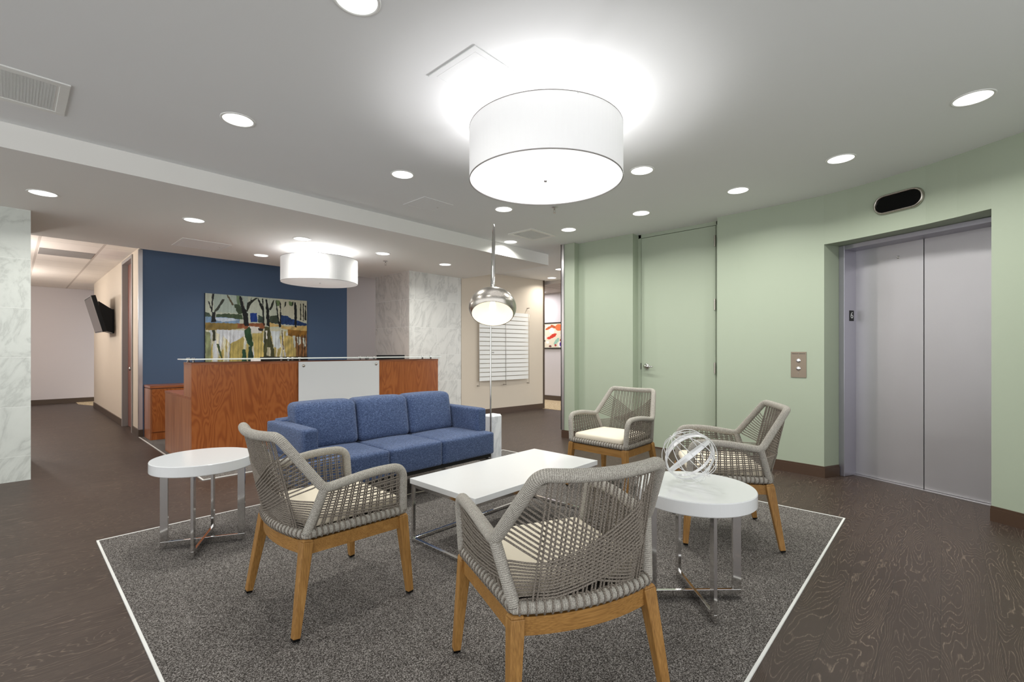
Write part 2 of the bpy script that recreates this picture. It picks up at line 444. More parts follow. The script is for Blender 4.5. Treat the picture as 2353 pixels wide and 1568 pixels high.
def fillet(pts, rad, k=6):
    P = [Vector(p) for p in pts]; out = [P[0]]
    for i in range(1, len(P)-1):
        r = rad[i] if isinstance(rad, (list, tuple)) else rad
        if r <= 0: out.append(P[i]); continue
        a = (P[i-1]-P[i]); b = (P[i+1]-P[i]); r = min(r, a.length*0.48, b.length*0.48)
        a = P[i]+a.normalized()*r; b = P[i]+b.normalized()*r
        for j in range(k+1):
            t = j/k; out.append(a*(1-t)**2+P[i]*2*t*(1-t)+b*t*t)
    out.append(P[-1]); return out
def resample(pts, step):
    out = [pts[0]]
    for a, b in zip(pts[:-1], pts[1:]):
        n = max(1, int((b-a).length/step))
        for j in range(1, n+1): out.append(a.lerp(b, j/n))
    return out
def tag(o, label=None, cat=None, group=None, kind=None):
    if label: o['label'] = label
    if cat: o['category'] = cat
    if group: o['group'] = group
    if kind: o['kind'] = kind
    return o
def empty(name, loc=(0, 0, 0), rz=0, **kw):
    o = bpy.data.objects.new(name, None); COL.objects.link(o); o.location = loc; o.rotation_euler = (0, 0, rz)
    o.empty_display_size = 0.1
    return tag(o, **kw)
def copy_tree(o, parent=None):
    c = o.copy(); COL.objects.link(c)
    if parent: c.parent = parent
    for ch in list(o.children): copy_tree(ch, c)
    return c
def struct(mb, name, mats, parent=None, **kw):
    o = mb.build(name, mats, parent, **{k: v for k, v in kw.items() if k in ('smooth', 'bevel')})
    if parent is None: o['kind'] = 'structure'
    if 'label' in kw: o['label'] = kw['label']
    return o
def light(kind, name, loc, power, col=(1, 1, 1), size=0.1, parent=None, spread=None, rot=(0, 0, 0)):
    l = bpy.data.lights.new(name, kind); l.energy = power; l.color = col
    if kind == 'AREA':
        l.shape = 'DISK'; l.size = size
        if spread: l.spread = spread
    else: l.shadow_soft_size = size
    o = bpy.data.objects.new(name, l); COL.objects.link(o); o.location = loc; o.rotation_euler = rot
    if parent: o.parent = parent
    return o
def normals(pts, side):
    out = []
    n = len(pts)
    for i in range(n):
        acc = Vector((0, 0))
        for a, b in ((i-1, i), (i, i+1)):
            if a < 0 or b >= n: continue
            d = Vector(pts[b])-Vector(pts[a]); d.normalize(); acc += Vector((-d.y, d.x))*side
        m = acc.normalized()
        # mitre length
        a, b = (i-1, i) if i > 0 else (0, 1)
        d = (Vector(pts[b])-Vector(pts[a])).normalized(); nn = Vector((-d.y, d.x))*side
        out.append(m/max(0.35, m.dot(nn)))
    return out
def wall_strip(mb, pts, z0, z1, th, side, mi=0):   # side=+1: thickness to the left of the path
    N = normals(pts, side)
    back = [(Vector(p)+n*th) for p, n in zip(pts, N)]
    n = len(pts)
    for i in range(n-1):
        a, b = pts[i], pts[i+1]; c, d = back[i+1], back[i]
        mb.prism([tuple(a), tuple(b), tuple(c), tuple(d)], z0, z1, mi)
    return mb
def base_strip(pts, side, name, mat='base', h=0.104, th=0.014):
    mb = MB(); wall_strip(mb, pts, 0.0, h-0.018, th, side); wall_strip(mb, pts, h-0.018, h, th*0.65, side)
    return struct(mb, name, mat)

# ------------------------------------------------------------------ the setting: floor and ceilings
struct(MB().prism([(-2.6, -.2), (.2, -2.6), (4.5, -2.6), (12, -2), (12, 16), (-4, 16), (-4, 1)], -0.1, 0), 'floor', 'floor')
# curved green wall points, from the tall door towards the right edge of the picture
CW = [(5.212, 1.804), (5.210, 1.60), (5.200, 1.365), (5.186, 1.15), (5.170, 0.977), (5.152, 0.820)]
CW2 = [(5.152, 0.820), (5.10, 0.635), (5.030, 0.455), (4.955, 0.29), (4.870, 0.105), (4.765, -0.07), (4.648, -0.240)]
CW3 = [(4.648, -0.240), (4.560, -0.386), (4.43, -0.575), (4.28, -0.77), (4.10, -0.97), (3.85, -1.2), (3.5, -1.47), (3.0, -1.75)]
struct(MB().prism([(-2.6, -.2), (.2, -2.6), (4.5, -2.6), (6.0, -2), (6.0, 3.9), (9.6, 3.9), (9.6, 6.4), (5.5, 6.4), (5.5, 4.36), (-4, 4.36), (-4, 1)], C_MAIN, C_MAIN+0.1), 'ceiling', 'ceiling')
struct(MB().prism([(-4, 4.36), (5.5, 4.36), (5.5, 6.6), (5.0, 7.42), (-4, 7.42)], C_LOW, C_MAIN+0.1), 'trim_1', 'soffit', label='lowered ceiling over the reception area')
struct(MB().prism([(1.2, 7.42), (5.6, 7.42), (5.6, 8.3), (1.2, 8.3)], C_MAIN+0.02, C_MAIN+0.1), 'trim_2', 'ceiling')
struct(MB().prism([(-1.2, 7.42), (1.2, 7.42), (1.2, 14.9), (2.6, 14.9), (2.6, 15.2), (-1.2, 15.2)], C_TILE, C_TILE+0.05).prism([(1.2, 13.1), (2.6, 13.1), (2.6, 14.9), (1.2, 14.9)], C_TILE, C_TILE+0.05), 'ceiling_hall', 'tile_left')
struct(MB().prism([(7.6, 5.0), (9.6, 5.0), (9.6, 10), (7.6, 10)], 2.565, 2.66), 'ceiling_passage', 'tile_far')

# ------------------------------------------------------------------ walls
struct(MB().prism([(-3.0, 6.146), (0.127, 6.146), (0.127, 7.4), (-3.0, 7.4)], 0, C_LOW), 'wall_left', 'marble_left')
mb = MB().prism([(4.345, 6.28), (5.44, 6.28), (5.44, 7.29), (4.345, 7.29)], 0, C_LOW+0.01)
for i in range(len(mb.f)):
    pts = [Vector(mb.v[k]) for k in mb.f[i]]; nn = (pts[1]-pts[0]).cross(pts[2]-pts[1])
    mb.mi[i] = 1 if abs(nn.x) > abs(nn.y) else 0
struct(mb, 'wall_center', ['marble_face', 'marble_side'])
struct(MB().box(1.215, 4.213, 8.058, 8.2, 0, C_MAIN+0.05), 'wall_back', 'blue_wall')
struct(MB().box(4.213, 5.6, 8.06, 8.2, 0, C_MAIN+0.05), 'wall_back_right', 'mauve')
# hall side wall with its door opening
struct(MB().box(1.2, 1.34, 8.07, 8.56, 0, C_TILE).box(1.2, 1.34, 9.46, 13.15, 0, C_TILE).box(1.2, 1.34, 8.56, 9.46, 2.575, C_TILE), 'wall_hall', 'beige')
struct(MB().box(-1.2, 3.2, 14.6, 14.75, 0, C_TILE), 'wall_hall_end', 'mauve')
struct(MB().box(-1.2, -1.05, 7.4, 14.6, 0, C_TILE), 'wall_hall_left', 'mauve')
base_strip([(-1.05, 14.6), (3.2, 14.6)], -1, 'baseboard_hall_end', 'base_dark')
mb = MB(); wall_strip(mb, [(1.2, 13.15), (1.2, 9.47)], 0, .104, .014, -1); wall_strip(mb, [(1.2, 8.55), (1.2, 8.06)], 0, .104, .014, -1); wall_strip(mb, [(1.19, 8.06), (1.24, 8.06)], 0, .104, .014, -1)
struct(mb, 'baseboard_hall', 'base_dark')
struct(MB().box(1.188, 1.2, 8.05, 8.10, .104, 2.57).box(1.188, 1.232, 8.048, 8.06, .104, 2.57), 'trim_3', 'satin', label='metal corner guard beside the blue wall')
# sign wall and the passage behind it
SW = [(5.44, 6.27), (7.47, 6.05)]
struct(wall_strip(MB(), SW, 0, C_MAIN, 0.15, 1), 'wall_sign', 'beige')
base_strip(SW, -1, 'baseboard_sign', 'base')
struct(MB().box(7.455, 7.49, 6.035, 6.21, 0, C_MAIN), 'trim_4', 'base_dark')
struct(MB().box(8.82, 8.95, 3.9, 9.5, 0, 2.6), 'wall_passage', 'mauve')
struct(MB().box(8.805, 8.82, 3.9, 9.5, 0, 0.115), 'baseboard_passage', 'base_dark')
struct(MB().prism([(7.42, 3.9), (8.82, 3.9), (8.82, 9.5), (7.42, 9.5)], 0, 0.004), 'floor_passage', 'carpet_beige')
struct(MB().prism([(1.02, 14.6), (1.02, 14.0), (1.34, 13.1), (3.0, 13.1), (3.0, 14.6)], 0, 0.004), 'floor_hall', 'carpet_beige')
# green wall: pilaster, plain part, door bay
G1 = [(5.30, 3.83), (5.13, 3.83), (5.13, 3.624), (5.23, 3.624), (5.23, 2.82), (5.36, 2.82), (5.36, 2.79)]
mb = MB()
mb.prism([(5.13, 3.83), (5.13, 3.624), (5.6, 3.624), (5.6, 3.83)], 0, C_MAIN)
mb.prism([(5.23, 3.624), (5.23, 2.82), (5.6, 2.82), (5.6, 3.624)], 0, C_MAIN)
mb.prism([(5.36, 2.82), (5.36, 2.812), (5.6, 2.812), (5.6, 2.82)], 0, C_MAIN)
struct(mb, 'wall_right_far', 'green')
mb = MB(); wall_strip(mb, CW, 0, C_MAIN, 0.2, 1)
wall_strip(mb, CW2, 2.172, C_MAIN, 0.205, 1)
wall_strip(mb, CW3, 0, C_MAIN, 0.2, 1)
Al, Ar = Vector((5.152, 0.820)), Vector((4.648, -0.240))
nin = Vector((0.915, -0.403)); tdr = Vector((-0.403, -0.915))
A2, B2 = Al+nin*0.212, Ar+nin*0.212
mb.prism([tuple(Al), tuple(A2), tuple(A2+nin*.18), tuple(A2+nin*.18-tdr*0.14), tuple(A2-tdr*0.10), tuple(Al-tdr*0.06)], 0, 2.172)
mb.prism([tuple(A2-tdr*.14+nin*.02), tuple(A2+tdr*1.30+nin*.02), tuple(A2+tdr*1.30+nin*.2), tuple(A2-tdr*.14+nin*.2)], 2.172, C_MAIN)
mb.prism([tuple(Ar), tuple(B2), tuple(B2+tdr*0.10), tuple(Ar+tdr*0.06)], 0, 2.172)
struct(mb, 'wall_right', 'green')
base_strip([(5.13, 3.83), (5.13, 3.624), (5.23, 3.624), (5.23, 2.82), (5.35, 2.82)], -1, 'baseboard_right_far')
# the path runs away from the camera side: thickness must be towards the room
base_strip(CW+[tuple(Al+nin*0.205)], -1, 'baseboard_right')
base_strip(CW3, -1, 'baseboard_right_near')
struct(MB().box(5.118, 5.13, 3.79, 3.842, .104, C_MAIN).box(5.118, 5.20, 3.83, 3.842, .104, C_MAIN), 'trim_5', 'satin', label='metal corner guard at the end of the green wall')

# ------------------------------------------------------------------ tall green door
d1 = empty('door_1', (5.36, 2.32, 0), kind='structure', label='tall pale green door flush with the green wall')
def wd(o, p): # world-built mesh under a placed parent
    o.location = (o.location[0]-p.location[0], o.location[1]-p.location[1], o.location[2]-p.location[2]); return o
wd(MB().box(5.36, 5.42, 2.777, 2.812, 0, C_MAIN).box(5.36, 5.42, 1.83, 1.865, 0, C_MAIN).box(5.36, 5.42, 1.83, 2.812, 2.588, C_MAIN).build('door_frame', 'green', d1), d1)
wd(MB().box(5.375, 5.5, 1.80, 2.812, 0, C_MAIN).build('reveal', 'gap', d1), d1)
leaf = wd(MB().box(5.358, 5.40, 1.871, 2.771, 0.012, 2.582).build('door_leaf', 'green', d1), d1)
wd(MB().box(5.34, 5.42, 1.865, 2.777, 0, 0.012).build('threshold', 'base', d1), d1)
for zc in (2.41, 1.70, 0.988, 0.28):
    h = MB(); h.tube([(5.349, 1.877, zc-.062), (5.349, 1.877, zc+.062)], 0.009, 12)
    for k in range(5): h.tube([(5.349, 1.877, zc-.06+.025*k), (5.349, 1.877, zc-.04+.025*k)], 0.0098, 12)
    wd(h.build('hinge', 'steel', d1, smooth=False), d1)
hd = MB(); Y = Matrix.Rotation(-PI/2, 4, 'Y')
hd.lathe([(0, 0), (.036, 0), (.036, .008), (.030, .014), (.022, .016), (.020, .05), (0, .052)], 32, (5.358, 2.70, 0.99), Y)
handle = wd(hd.build('door_handle', 'chrome', d1, smooth=True), d1)
lv = MB(); lv.tube(fillet([(5.315, 2.70, .99), (5.305, 2.685, .99), (5.305, 2.60, .988)], .012), .0085, 12)
o = lv.build('lever', 'chrome', handle, smooth=True); o.location = (0, 0, 0)
wd(MB().box(5.352, 5.360, 2.772, 2.778, 0.95, 1.03).build('latch_plate', 'black', d1), d1)

# ------------------------------------------------------------------ hall door
d2 = empty('door_2', (1.27, 9.0, 0), kind='structure', label='reddish brown wooden door in a grey metal frame in the hall')
f = MB()
f.box(1.185, 1.345, 9.41, 9.462, 0, 2.575).box(1.185, 1.345, 8.558, 8.61, 0, 2.575).box(1.185, 1.345, 8.61, 9.41, 2.525, 2.575)
wd(f.build('door_frame', 'grey_frame', d2, bevel=.003), d2)
leaf = wd(MB().box(1.257, 1.30, 8.612, 9.408, 0.008, 2.523).build('door_leaf', 'redwood_door', d2), d2)
k = MB().lathe([(0, 0), (.03, 0), (.03, .01), (.012, .014), (.012, .045), (.028, .055), (.028, .075), (0, .08)], 24, (1.257, 8.74, 0.92), Y)
wd(k.build('door_handle', 'chrome', d2, smooth=True), d2)

# ------------------------------------------------------------------ elevator
ev = empty('door_3', (5.28, 0.13, 0), kind='structure', label='brushed steel double elevator door')
fr = MB()
th_ = math.atan2(tdr.y, tdr.x)
def P2(a, b): return (a.x+tdr.x*b[0]+nin.x*b[1], a.y+tdr.y*b[0]+nin.y*b[1])
W_ = 1.174
def qprism(mb, base, a0, a1, b0, b1, z0, z1):
    return mb.prism([P2(base, (a0, b0)), P2(base, (a1, b0)), P2(base, (a1, b1)), P2(base, (a0, b1))], z0, z1)
qprism(fr, A2, 0, .052, 0, .19, 0, 2.172); qprism(fr, A2, W_-.052, W_, 0, .19, 0, 2.172)
qprism(fr, A2, .052, W_-.052, 0, .19, 2.130, 2.172)
wd(fr.build('door_frame', 'elev_frame', ev, bevel=.004), ev)
for k in (0, 1):
    p = MB(); x0 = .052+k*.537; qprism(p, A2, x0+(.003 if k else 0), x0+.533, .172, .20, 0.012, 2.135)
    pn = wd(p.build('door_panel', 'elevator', ev), ev)
    if k == 0:
        q = A2+tdr*0.40+nin*.172
        kk = MB().lathe([(0, 0), (.011, 0), (.012, .003), (.006, .004), (.0055, .001), (0, .001)], 24, (q.x, q.y, 2.01), Matrix.Rotation(math.atan2(-nin.y, -nin.x), 4, 'Z') @ Matrix.Rotation(PI/2, 4, 'Y'))
        o = kk.build('keyhole', 'chrome', pn, smooth=True); o.location = (0, 0, 0)
p = MB(); qprism(p, A2, .04, W_-.04, .19, .24, 0, 2.172); wd(p.build('shaft_gap', 'gap', ev), ev)
p = MB(); qprism(p, A2, .052, W_-.052, .13, .22, 0, 0.010); wd(p.build('door_sill', 'satin', ev, bevel=.001), ev)
def text(name, body, size, loc, rot, mat, parent=None, ext=0.0004, align='CENTER'):
    c = bpy.data.curves.new(name, 'FONT'); c.body = body; c.size = size; c.extrude = ext; c.align_x = align; c.align_y = 'CENTER'
    o = bpy.data.objects.new(name, c); COL.objects.link(o); o.location = loc; o.rotation_euler = rot
    c.materials.append(M[mat]); bpy.context.view_layer.update()
    me = bpy.data.meshes.new_from_object(o.evaluated_get(bpy.context.evaluated_depsgraph_get()))
    bpy.data.objects.remove(o); o = bpy.data.objects.new(name, me); COL.objects.link(o); o.location = loc; o.rotation_euler = rot
    o.parent = parent; return o
# floor number plate inside the left jamb: on the return face that looks along tdr
pp = A2+tdr*.052+nin*.105
fp = empty('floor_number_plate', (pp.x, pp.y, 1.514), label='small black plate reading 6 on the elevator jamb', cat='sign')
fp.rotation_euler = (0, 0, math.atan2(nin.y, nin.x))
MB().box(-.032, .032, -.003, 0, -.05, .05).build('plate', 'black', fp, bevel=.001)
text('numeral', '6', .085, (0, -.0035, .002), (PI/2, 0, 0), 'white_ink', fp)

# hall call plate on the curved wall
def on_wall(v):
    seq = CW+CW2[1:]
    for a, b in zip(seq[:-1], seq[1:]):
        if b[1] <= v <= a[1]:
            t = (a[1]-v)/(a[1]-b[1]); d = Vector(b)-Vector(a)
            return Vector(a)+d*t, math.atan2(d.y, d.x)
p, a = on_wall(1.03)
cp = empty('call_button_plate', (p.x, p.y, 1.048), a, label='bronze metal call plate with two round buttons marked FREIGHT SERVICE', cat='button plate')
MB().box(-.066, .066, -.006, .001, -.124, .124).build('plate', 'plate', cp, bevel=.0015)
for zc in (.040, -.036):
    kb = MB().lathe([(0, .0058), (.010, .0058), (.0155, .005), (.0165, .003), (.019, .006), (.0195, 0)], 32, (0, -.006, zc), Matrix.Rotation(PI/2, 4, 'X'))
    kb.build('button', 'chrome', cp, smooth=True)
for zc in (.088, -.080):
    MB().lathe([(0, .003), (.004, .002), (.005, 0)], 16, (0, -.006, zc), Matrix.Rotation(PI/2, 4, 'X')).build('screw', 'chrome', cp, smooth=True)
text('lettering', 'FREIGHT SERVICE', .0145, (0, -.0063, .106), (PI/2, 0, 0), 'ink', cp)
# oval position indicator above the elevator
p, a = on_wall(0.275)
ov = empty('elevator_indicator', (p.x, p.y, 2.405), a, label='black oval display in a metal rim above the elevator', cat='indicator')
def stadium(hw, r, n=16):
    pts = []
    for k in range(n+1): t = -PI/2+PI*k/n; pts.append((hw+r*math.cos(t), r*math.sin(t)))
    for k in range(n+1): t = PI/2+PI*k/n; pts.append((-hw+r*math.cos(t), r*math.sin(t)))
    return pts
hw, r0 = 0.098, 0.082
rim = MB(); prof = [(0.0, 0.0), (-.004, -.022), (-.012, -.026), (-.017, -.020), (-.018, -.004)]
rings = [[(x, y_, z) for (x, z) in stadium(hw, r0+dr)] for dr, y_ in prof]
n = len(rings[0])
vs_ = [q for rg in rings for q in rg]; fs_ = []
for i in range(len(rings)-1):
    for k in range(n): k2 = (k+1) % n; fs_.append((i*n+k, (i+1)*n+k, (i+1)*n+k2, i*n+k2))
rim.add(vs_, fs_); rim.build('rim', 'steel', ov, smooth=True)
g = stadium(hw, r0-.018)
MB().add([(x, -.006, z) for x, z in g]+[(x, .01, z) for x, z in g], [tuple(range(n)), tuple(range(n, 2*n))[::-1]]).build('display', 'screen', ov)

# ------------------------------------------------------------------ carpets
def inset_carpet(name, x0, x1, y0, y1, mat, lab, edges):
    r = empty(name, ((x0+x1)/2, (y0+y1)/2, 0), label=lab, cat='carpet')
    wd(MB().box(x0, x1, y0, y1, 0.0005, 0.006).build('pile', mat, r), r)
    e = MB(); t_ = .011
    if 'l' in edges: e.box(x0-t_, x0, y0-t_, y1+t_, 0.0005, .0075)
    if 'r' in edges: e.box(x1, x1+t_, y0-t_, y1+t_, 0.0005, .0075)
    if 'f' in edges: e.box(x0, x1, y0-t_, y0, 0.0005, .0075)
    if 'b' in edges: e.box(x0, x1, y1, y1+t_, 0.0005, .0075)
    wd(e.build('edge_strip', 'white_trim', r), r); return r
inset_carpet('inset_carpet', .372, 3.975, .52, 3.832, 'carpet', 'grey speckled carpet set into the dark plank floor under the seating', 'lrfb')
inset_carpet('inset_carpet', 1.20, 4.34, 4.955, 8.055, 'carpet', 'grey speckled carpet under and behind the reception desk', 'lf')

# ------------------------------------------------------------------ reception desk
dk = empty('reception_desk', (2.8, 6.1, 0), label='long cherry wood reception desk with a frosted white glass panel', cat='desk')
def dp(mb, name, mat, par=None, **kw):
    o = mb.build(name, mat, par or dk, **kw)
    if par is None: wd(o, dk)
    return o
X0, X1, YF = 1.24, 4.355, 5.555
dp(MB().box(X0+.001, 2.293, YF, YF+.03, 0.0, 1.030).box(3.34, X1-.001, YF, YF+.03, 0, 1.030).box(2.293, 3.34, YF+.004, YF+.03, 0, 1.030), 'front_panel', 'cherry')
dp(MB().box(X0, X0+.03, YF+.03, 5.86, .705, 1.030), 'upper_side_panel', 'cherry_side')
dp(MB().box(X1-.03, X1, YF+.03, 5.86, 0, 1.03), 'upper_side_panel', 'cherry_side')
dp(MB().box(X0, X0+.03, YF+.03, 6.73, 0, .680), 'side_panel', 'cherry_side')
dp(MB().box(X0-.002, X1+.002, YF-.002, 5.862, 1.030, 1.056), 'counter', 'cherry_top', bevel=.001)
dp(MB().box(X0-.002, 4.338, YF+.03, 6.74, .680, .707), 'worktop', 'cherry_top', bevel=.001)
dp(MB().box(X0+.03, X1-.03, 5.84, 5.86, .707, 1.03), 'back_panel', 'cherry_side')
dp(MB().box(X1-.03, X1, 5.86, 6.25, 0, .680), 'end_panel', 'cherry_side')
gp = dp(MB().box(2.289, 3.345, YF-.034, YF-.022, 0.05, 1.048), 'glass_panel', 'frost', bevel=.001)
for (x, z) in ((2.345, 1.0), (3.298, 1.0), (2.345, .1), (3.298, .1)):
    o = MB().lathe([(0, .030), (.015, .029), (.017, .024), (.017, .020), (.010, .020), (.010, -.005)], 24, (x, YF-.012, z), Matrix.Rotation(PI/2, 4, 'X')).build('standoff', 'steel', gp, smooth=True); o.location = (0, 0, 0)
gc = dp(MB().box(1.18, 4.37, YF-.06, 5.84, 1.083, 1.093), 'glass_counter', 'glass', bevel=.001)
for x, y in [(x, y) for x in (1.265, 2.20, 2.33, 3.22, 3.31, 4.25) for y in (YF+.04, 5.80)]:
    o = MB().lathe([(0, 0), (.017, 0), (.017, .004), (.011, .005), (.011, .024), (.017, .024), (.017, .044), (.012, .046), (0, .046)], 20, (x, y, 1.056)).build('standoff', 'chrome', gc, smooth=True); o.location = (0, 0, 0)
dk.location.z = .0065
# monitors and a white box behind the counter
def monitor(x, y, wid, top, lab):
    r = empty('computer_monitor', (x, y, .707), label=lab, cat='monitor', group='monitors on the reception desk')
    MB().box(-wid/2, wid/2, -.02, .02, top-.707-.36, top-.707).build('screen_housing', 'black', r, bevel=.004)
    MB().box(-wid/2+.012, wid/2-.012, .02, .022, top-.707-.345, top-.707-.015).build('screen', 'screen', r)
    MB().box(-.025, .025, -.03, -.01, 0.01, .2).build('neck', 'black', r)
    MB().box(-.12, .12, -.09, .09, 0, .012).build('foot', 'black', r, bevel=.004)
monitor(2.40, 6.22, .58, 1.106, 'black monitor behind the desk in front of the painting')
monitor(4.02, 6.3, .48, 1.118, 'black monitor behind the desk near its marble end')
tag(MB().box(-.04, .04, -.05, .05, 0, .375).build('white_box', 'white_trim', loc=(2.0, 6.05, .7145), bevel=.004), 'small white box beside the monitor in front of the painting', 'box')
# credenza
cr = empty('credenza', (2.2, 7.84, 0), label='low cherry wood credenza against the blue wall', cat='cabinet')
wd(MB().box(1.247, 3.2, 7.633, 8.055, 0.0, .672).build('body', 'cherry_side', cr), cr)
wd(MB().box(1.245, 3.202, 7.625, 8.057, .680, .712).build('top', 'cherry_top', cr, bevel=.0015), cr)
wd(MB().box(1.26, 3.19, 7.63, 8.05, .672, .680).build('shadow_gap', 'gap', cr), cr)
for k in range(4):
    x = 1.262+k*.4845
    wd(MB().box(x, x+.48, 7.614, 7.633, .105, .672).build('door', 'cherry', cr, bevel=.001), cr)
wd(MB().box(1.26, 3.19, 7.628, 7.634, 0.0, .10).build('toe_kick', 'cherry', cr), cr)

cr.location.z = .0065
# ------------------------------------------------------------------ painted canvases: strokes rasterised to a colour attribute
def canvas_mesh(name, nx, nz, size, colfn, parent, rot=0, seed=1):
    wd_, hh = size
    xs = np.linspace(0, 1, nx); zs = np.linspace(0, 1, nz)
    X, Z = np.meshgrid(xs, zs)
    col = colfn(X, Z)
    vs_ = [((x-.5)*wd_, 0, (z-.5)*hh) for z in zs for x in xs]
    fs_ = [(j*nx+i, j*nx+i+1, (j+1)*nx+i+1, (j+1)*nx+i) for j in range(nz-1) for i in range(nx-1)]
    me = bpy.data.meshes.new(name); me.from_pydata(vs_, [], fs_)
    at = me.color_attributes.new('paint', 'FLOAT_COLOR', 'POINT')
    lin = np.where(col <= .04045, col/12.92, ((col+.055)/1.055)**2.4)
    buf = np.ones((nx*nz, 4), dtype=np.float32); buf[:, :3] = lin.reshape(-1, 3)
    at.data.foreach_set('color', buf.ravel())
    t = NT(name+'_paint'); a = t.new('ShaderNodeAttribute', attribute_name='paint')
    n = t.noise(t.coord((1, 1, .4)), 220, 2); t.bump(n, .08, .0005)
    t.set(a.outputs['Color'], .45, spec=.3); me.materials.append(t.m)
    o = bpy.data.objects.new(name, me); COL.objects.link(o); o.parent = parent; return o
def smooth_noise(X, Z, fx, fz, seed):
    rs = np.random.RandomState(seed); out = np.zeros_like(X)
    for k in range(5):
        a = rs.uniform(0, 2*PI); out += np.sin(X*fx*rs.uniform(.6, 1.8)*math.cos(a*.3)+Z*fz*rs.uniform(.6, 1.8)+a)
    return out/5
def in_poly(X, Z, poly):
    ins = np.zeros(X.shape, bool); n = len(poly); j = n-1
    for i in range(n):
        xi, zi = poly[i]; xj, zj = poly[j]
        if zi != zj:
            c = ((zi > Z) != (zj > Z)) & (X < (xj-xi)*(Z-zi)/(zj-zi)+xi); ins ^= c
        j = i
    return ins
# strokes are given on a 1830 x 1300 sheet
def forest(X, Z):
    W0, H0 = 1830., 1270.
    x = X*W0; y = (1-Z)*H0
    rs = np.random.RandomState(3)
    jx = 9*smooth_noise(x, y, .10, .05, 1)+rs.normal(0, .8, x.shape); jy = 9*smooth_noise(x, y, .07, .09, 2)+rs.normal(0, 1.2, x.shape)
    xx, yy = x+jx, y+jy
    C = np.zeros(x.shape+(3,))
    def c3(c): return np.array(c)/255.
    C[:] = c3((196, 204, 188))
    C[(yy < 330) & (xx > 130) & (xx < 700)] = c3((176, 192, 182))
    C[(yy < 430) & (xx > 1250)] = c3((206, 206, 184))
    m = yy > 560; C[m] = c3((206, 206, 180))
    st = smooth_noise(xx, yy, .05, .006, 5); st2 = smooth_noise(xx, yy, .09, .004, 8)
    m = (yy > 640); C[m & (st > .12)] = c3((188, 172, 104)); C[m & (st < -.25)] = c3((212, 218, 222)); C[m & (st2 > .35)] = c3((226, 222, 200))
    def poly(p, c, gr=0): 
        mk = in_poly(xx, yy, p)
        base = c3(c)
        if gr: base = base*(1+gr*np.clip(smooth_noise(xx, yy, .06, .02, len(p)+int(p[0][0])), -1, 1)[..., None]); C[mk] = np.clip(base, 0, 1)[mk]
        else: C[mk] = base
    G = .18
    poly([(0, 340), (60, 345), (100, 420), (0, 430)], (70, 88, 74), G)
    poly([(175, 370), (370, 345), (600, 350), (620, 440), (170, 435)], (66, 84, 60), G)
    poly([(0, 420), (330, 415), (560, 440), (560, 520), (0, 525)], (128, 158, 190), G)
    poly([(100, 430), (430, 425), (540, 455), (300, 500), (110, 470)], (206, 220, 236))
    poly([(745, 310), (865, 305), (870, 480), (745, 480)], (26, 62, 140), G)
    poly([(1310, 320), (1440, 330), (1500, 380), (1640, 410), (1750, 450), (1830, 470), (1830, 520), (1310, 500)], (34, 62, 110), .3)
    poly([(1100, 350), (1240, 330), (1260, 500), (1080, 480)], (62, 72, 58), G)
    poly([(880, 340), (990, 380), (990, 500), (880, 480)], (60, 76, 68), G)
    poly([(0, 525), (560, 520), (700, 520), (700, 600), (400, 640), (0, 660)], (140, 118, 62), .25)
    poly([(520, 520), (1010, 490), (1000, 600), (760, 640), (640, 610), (520, 600)], (150, 92, 58), .25)
    poly([(1080, 470), (1200, 500), (1440, 540), (1830, 510), (1830, 640), (1600, 640), (1440, 600), (1080, 560)], (206, 176, 110), .15)
    poly([(1090, 560), (1300, 550), (1310, 590), (1080, 585)], (196, 204, 184))
    poly([(180, 645), (650, 640), (640, 760), (400, 900), (300, 760), (170, 700)], (220, 226, 232), .06)
    poly([(400, 900), (620, 760), (640, 1270), (380, 1270)], (192, 176, 104), .12)
    poly([(790, 700), (975, 690), (990, 1270), (820, 1270)], (196, 178, 108), .12)
    poly([(700, 560), (900, 570), (960, 680), (780, 690)], (226, 224, 216))
    poly([(875, 590), (985, 600), (970, 650), (890, 640)], (34, 32, 34))
    poly([(1370, 720), (1600, 740), (1640, 1270), (1440, 1270), (1350, 900)], (200, 180, 110), .14)
    poly([(1110, 640), (1270, 640), (1310, 950), (1270, 1000), (1180, 950)], (214, 224, 226), .06)
    poly([(1440, 600), (1830, 620), (1830, 800), (1600, 760), (1450, 720)], (140, 100, 40), .25)
    poly([(1590, 760), (1830, 700), (1830, 1270), (1620, 1270)], (134, 96, 60), .3)
    for a, b_, t0, t1 in ((1560, 1580, 720, 980), (1640, 1690, 740, 920), (1760, 1790, 760, 960)): poly([(a-22, t0), (b_+8, t0), (b_+18, t1-40), (a+10, t1)], (216, 222, 210))
    poly([(120, 900), (180, 900), (200, 1270), (130, 1270)], (214, 220, 222)); poly([(0, 680), (80, 700), (90, 1270), (0, 1270)], (150, 160, 120), .2)
    poly([(110, 650), (155, 650), (165, 840), (120, 850)], (62, 62, 46)); poly([(175, 900), (215, 900), (280, 1190), (255, 1190)], (70, 88, 56))
    poly([(640, 640), (740, 560), (800, 930), (760, 960), (700, 900), (650, 760)], (42, 74, 46), G)
    poly([(610, 1000), (660, 1000), (690, 1270), (590, 1270)], (40, 76, 56), G); poly([(720, 950), (760, 930), (830, 1270), (700, 1270)], (44, 72, 60), G)
    poly([(1000, 560), (1100, 560), (1120, 780), (1180, 1000), (1190, 1270), (980, 1270), (985, 900)], (74, 76, 48), .2)
    poly([(1020, 640), (1050, 640), (1050, 800), (1030, 790)], (224, 224, 216)); poly([(1050, 960), (1110, 960), (1120, 1130), (1040, 1120)], (210, 206, 176))
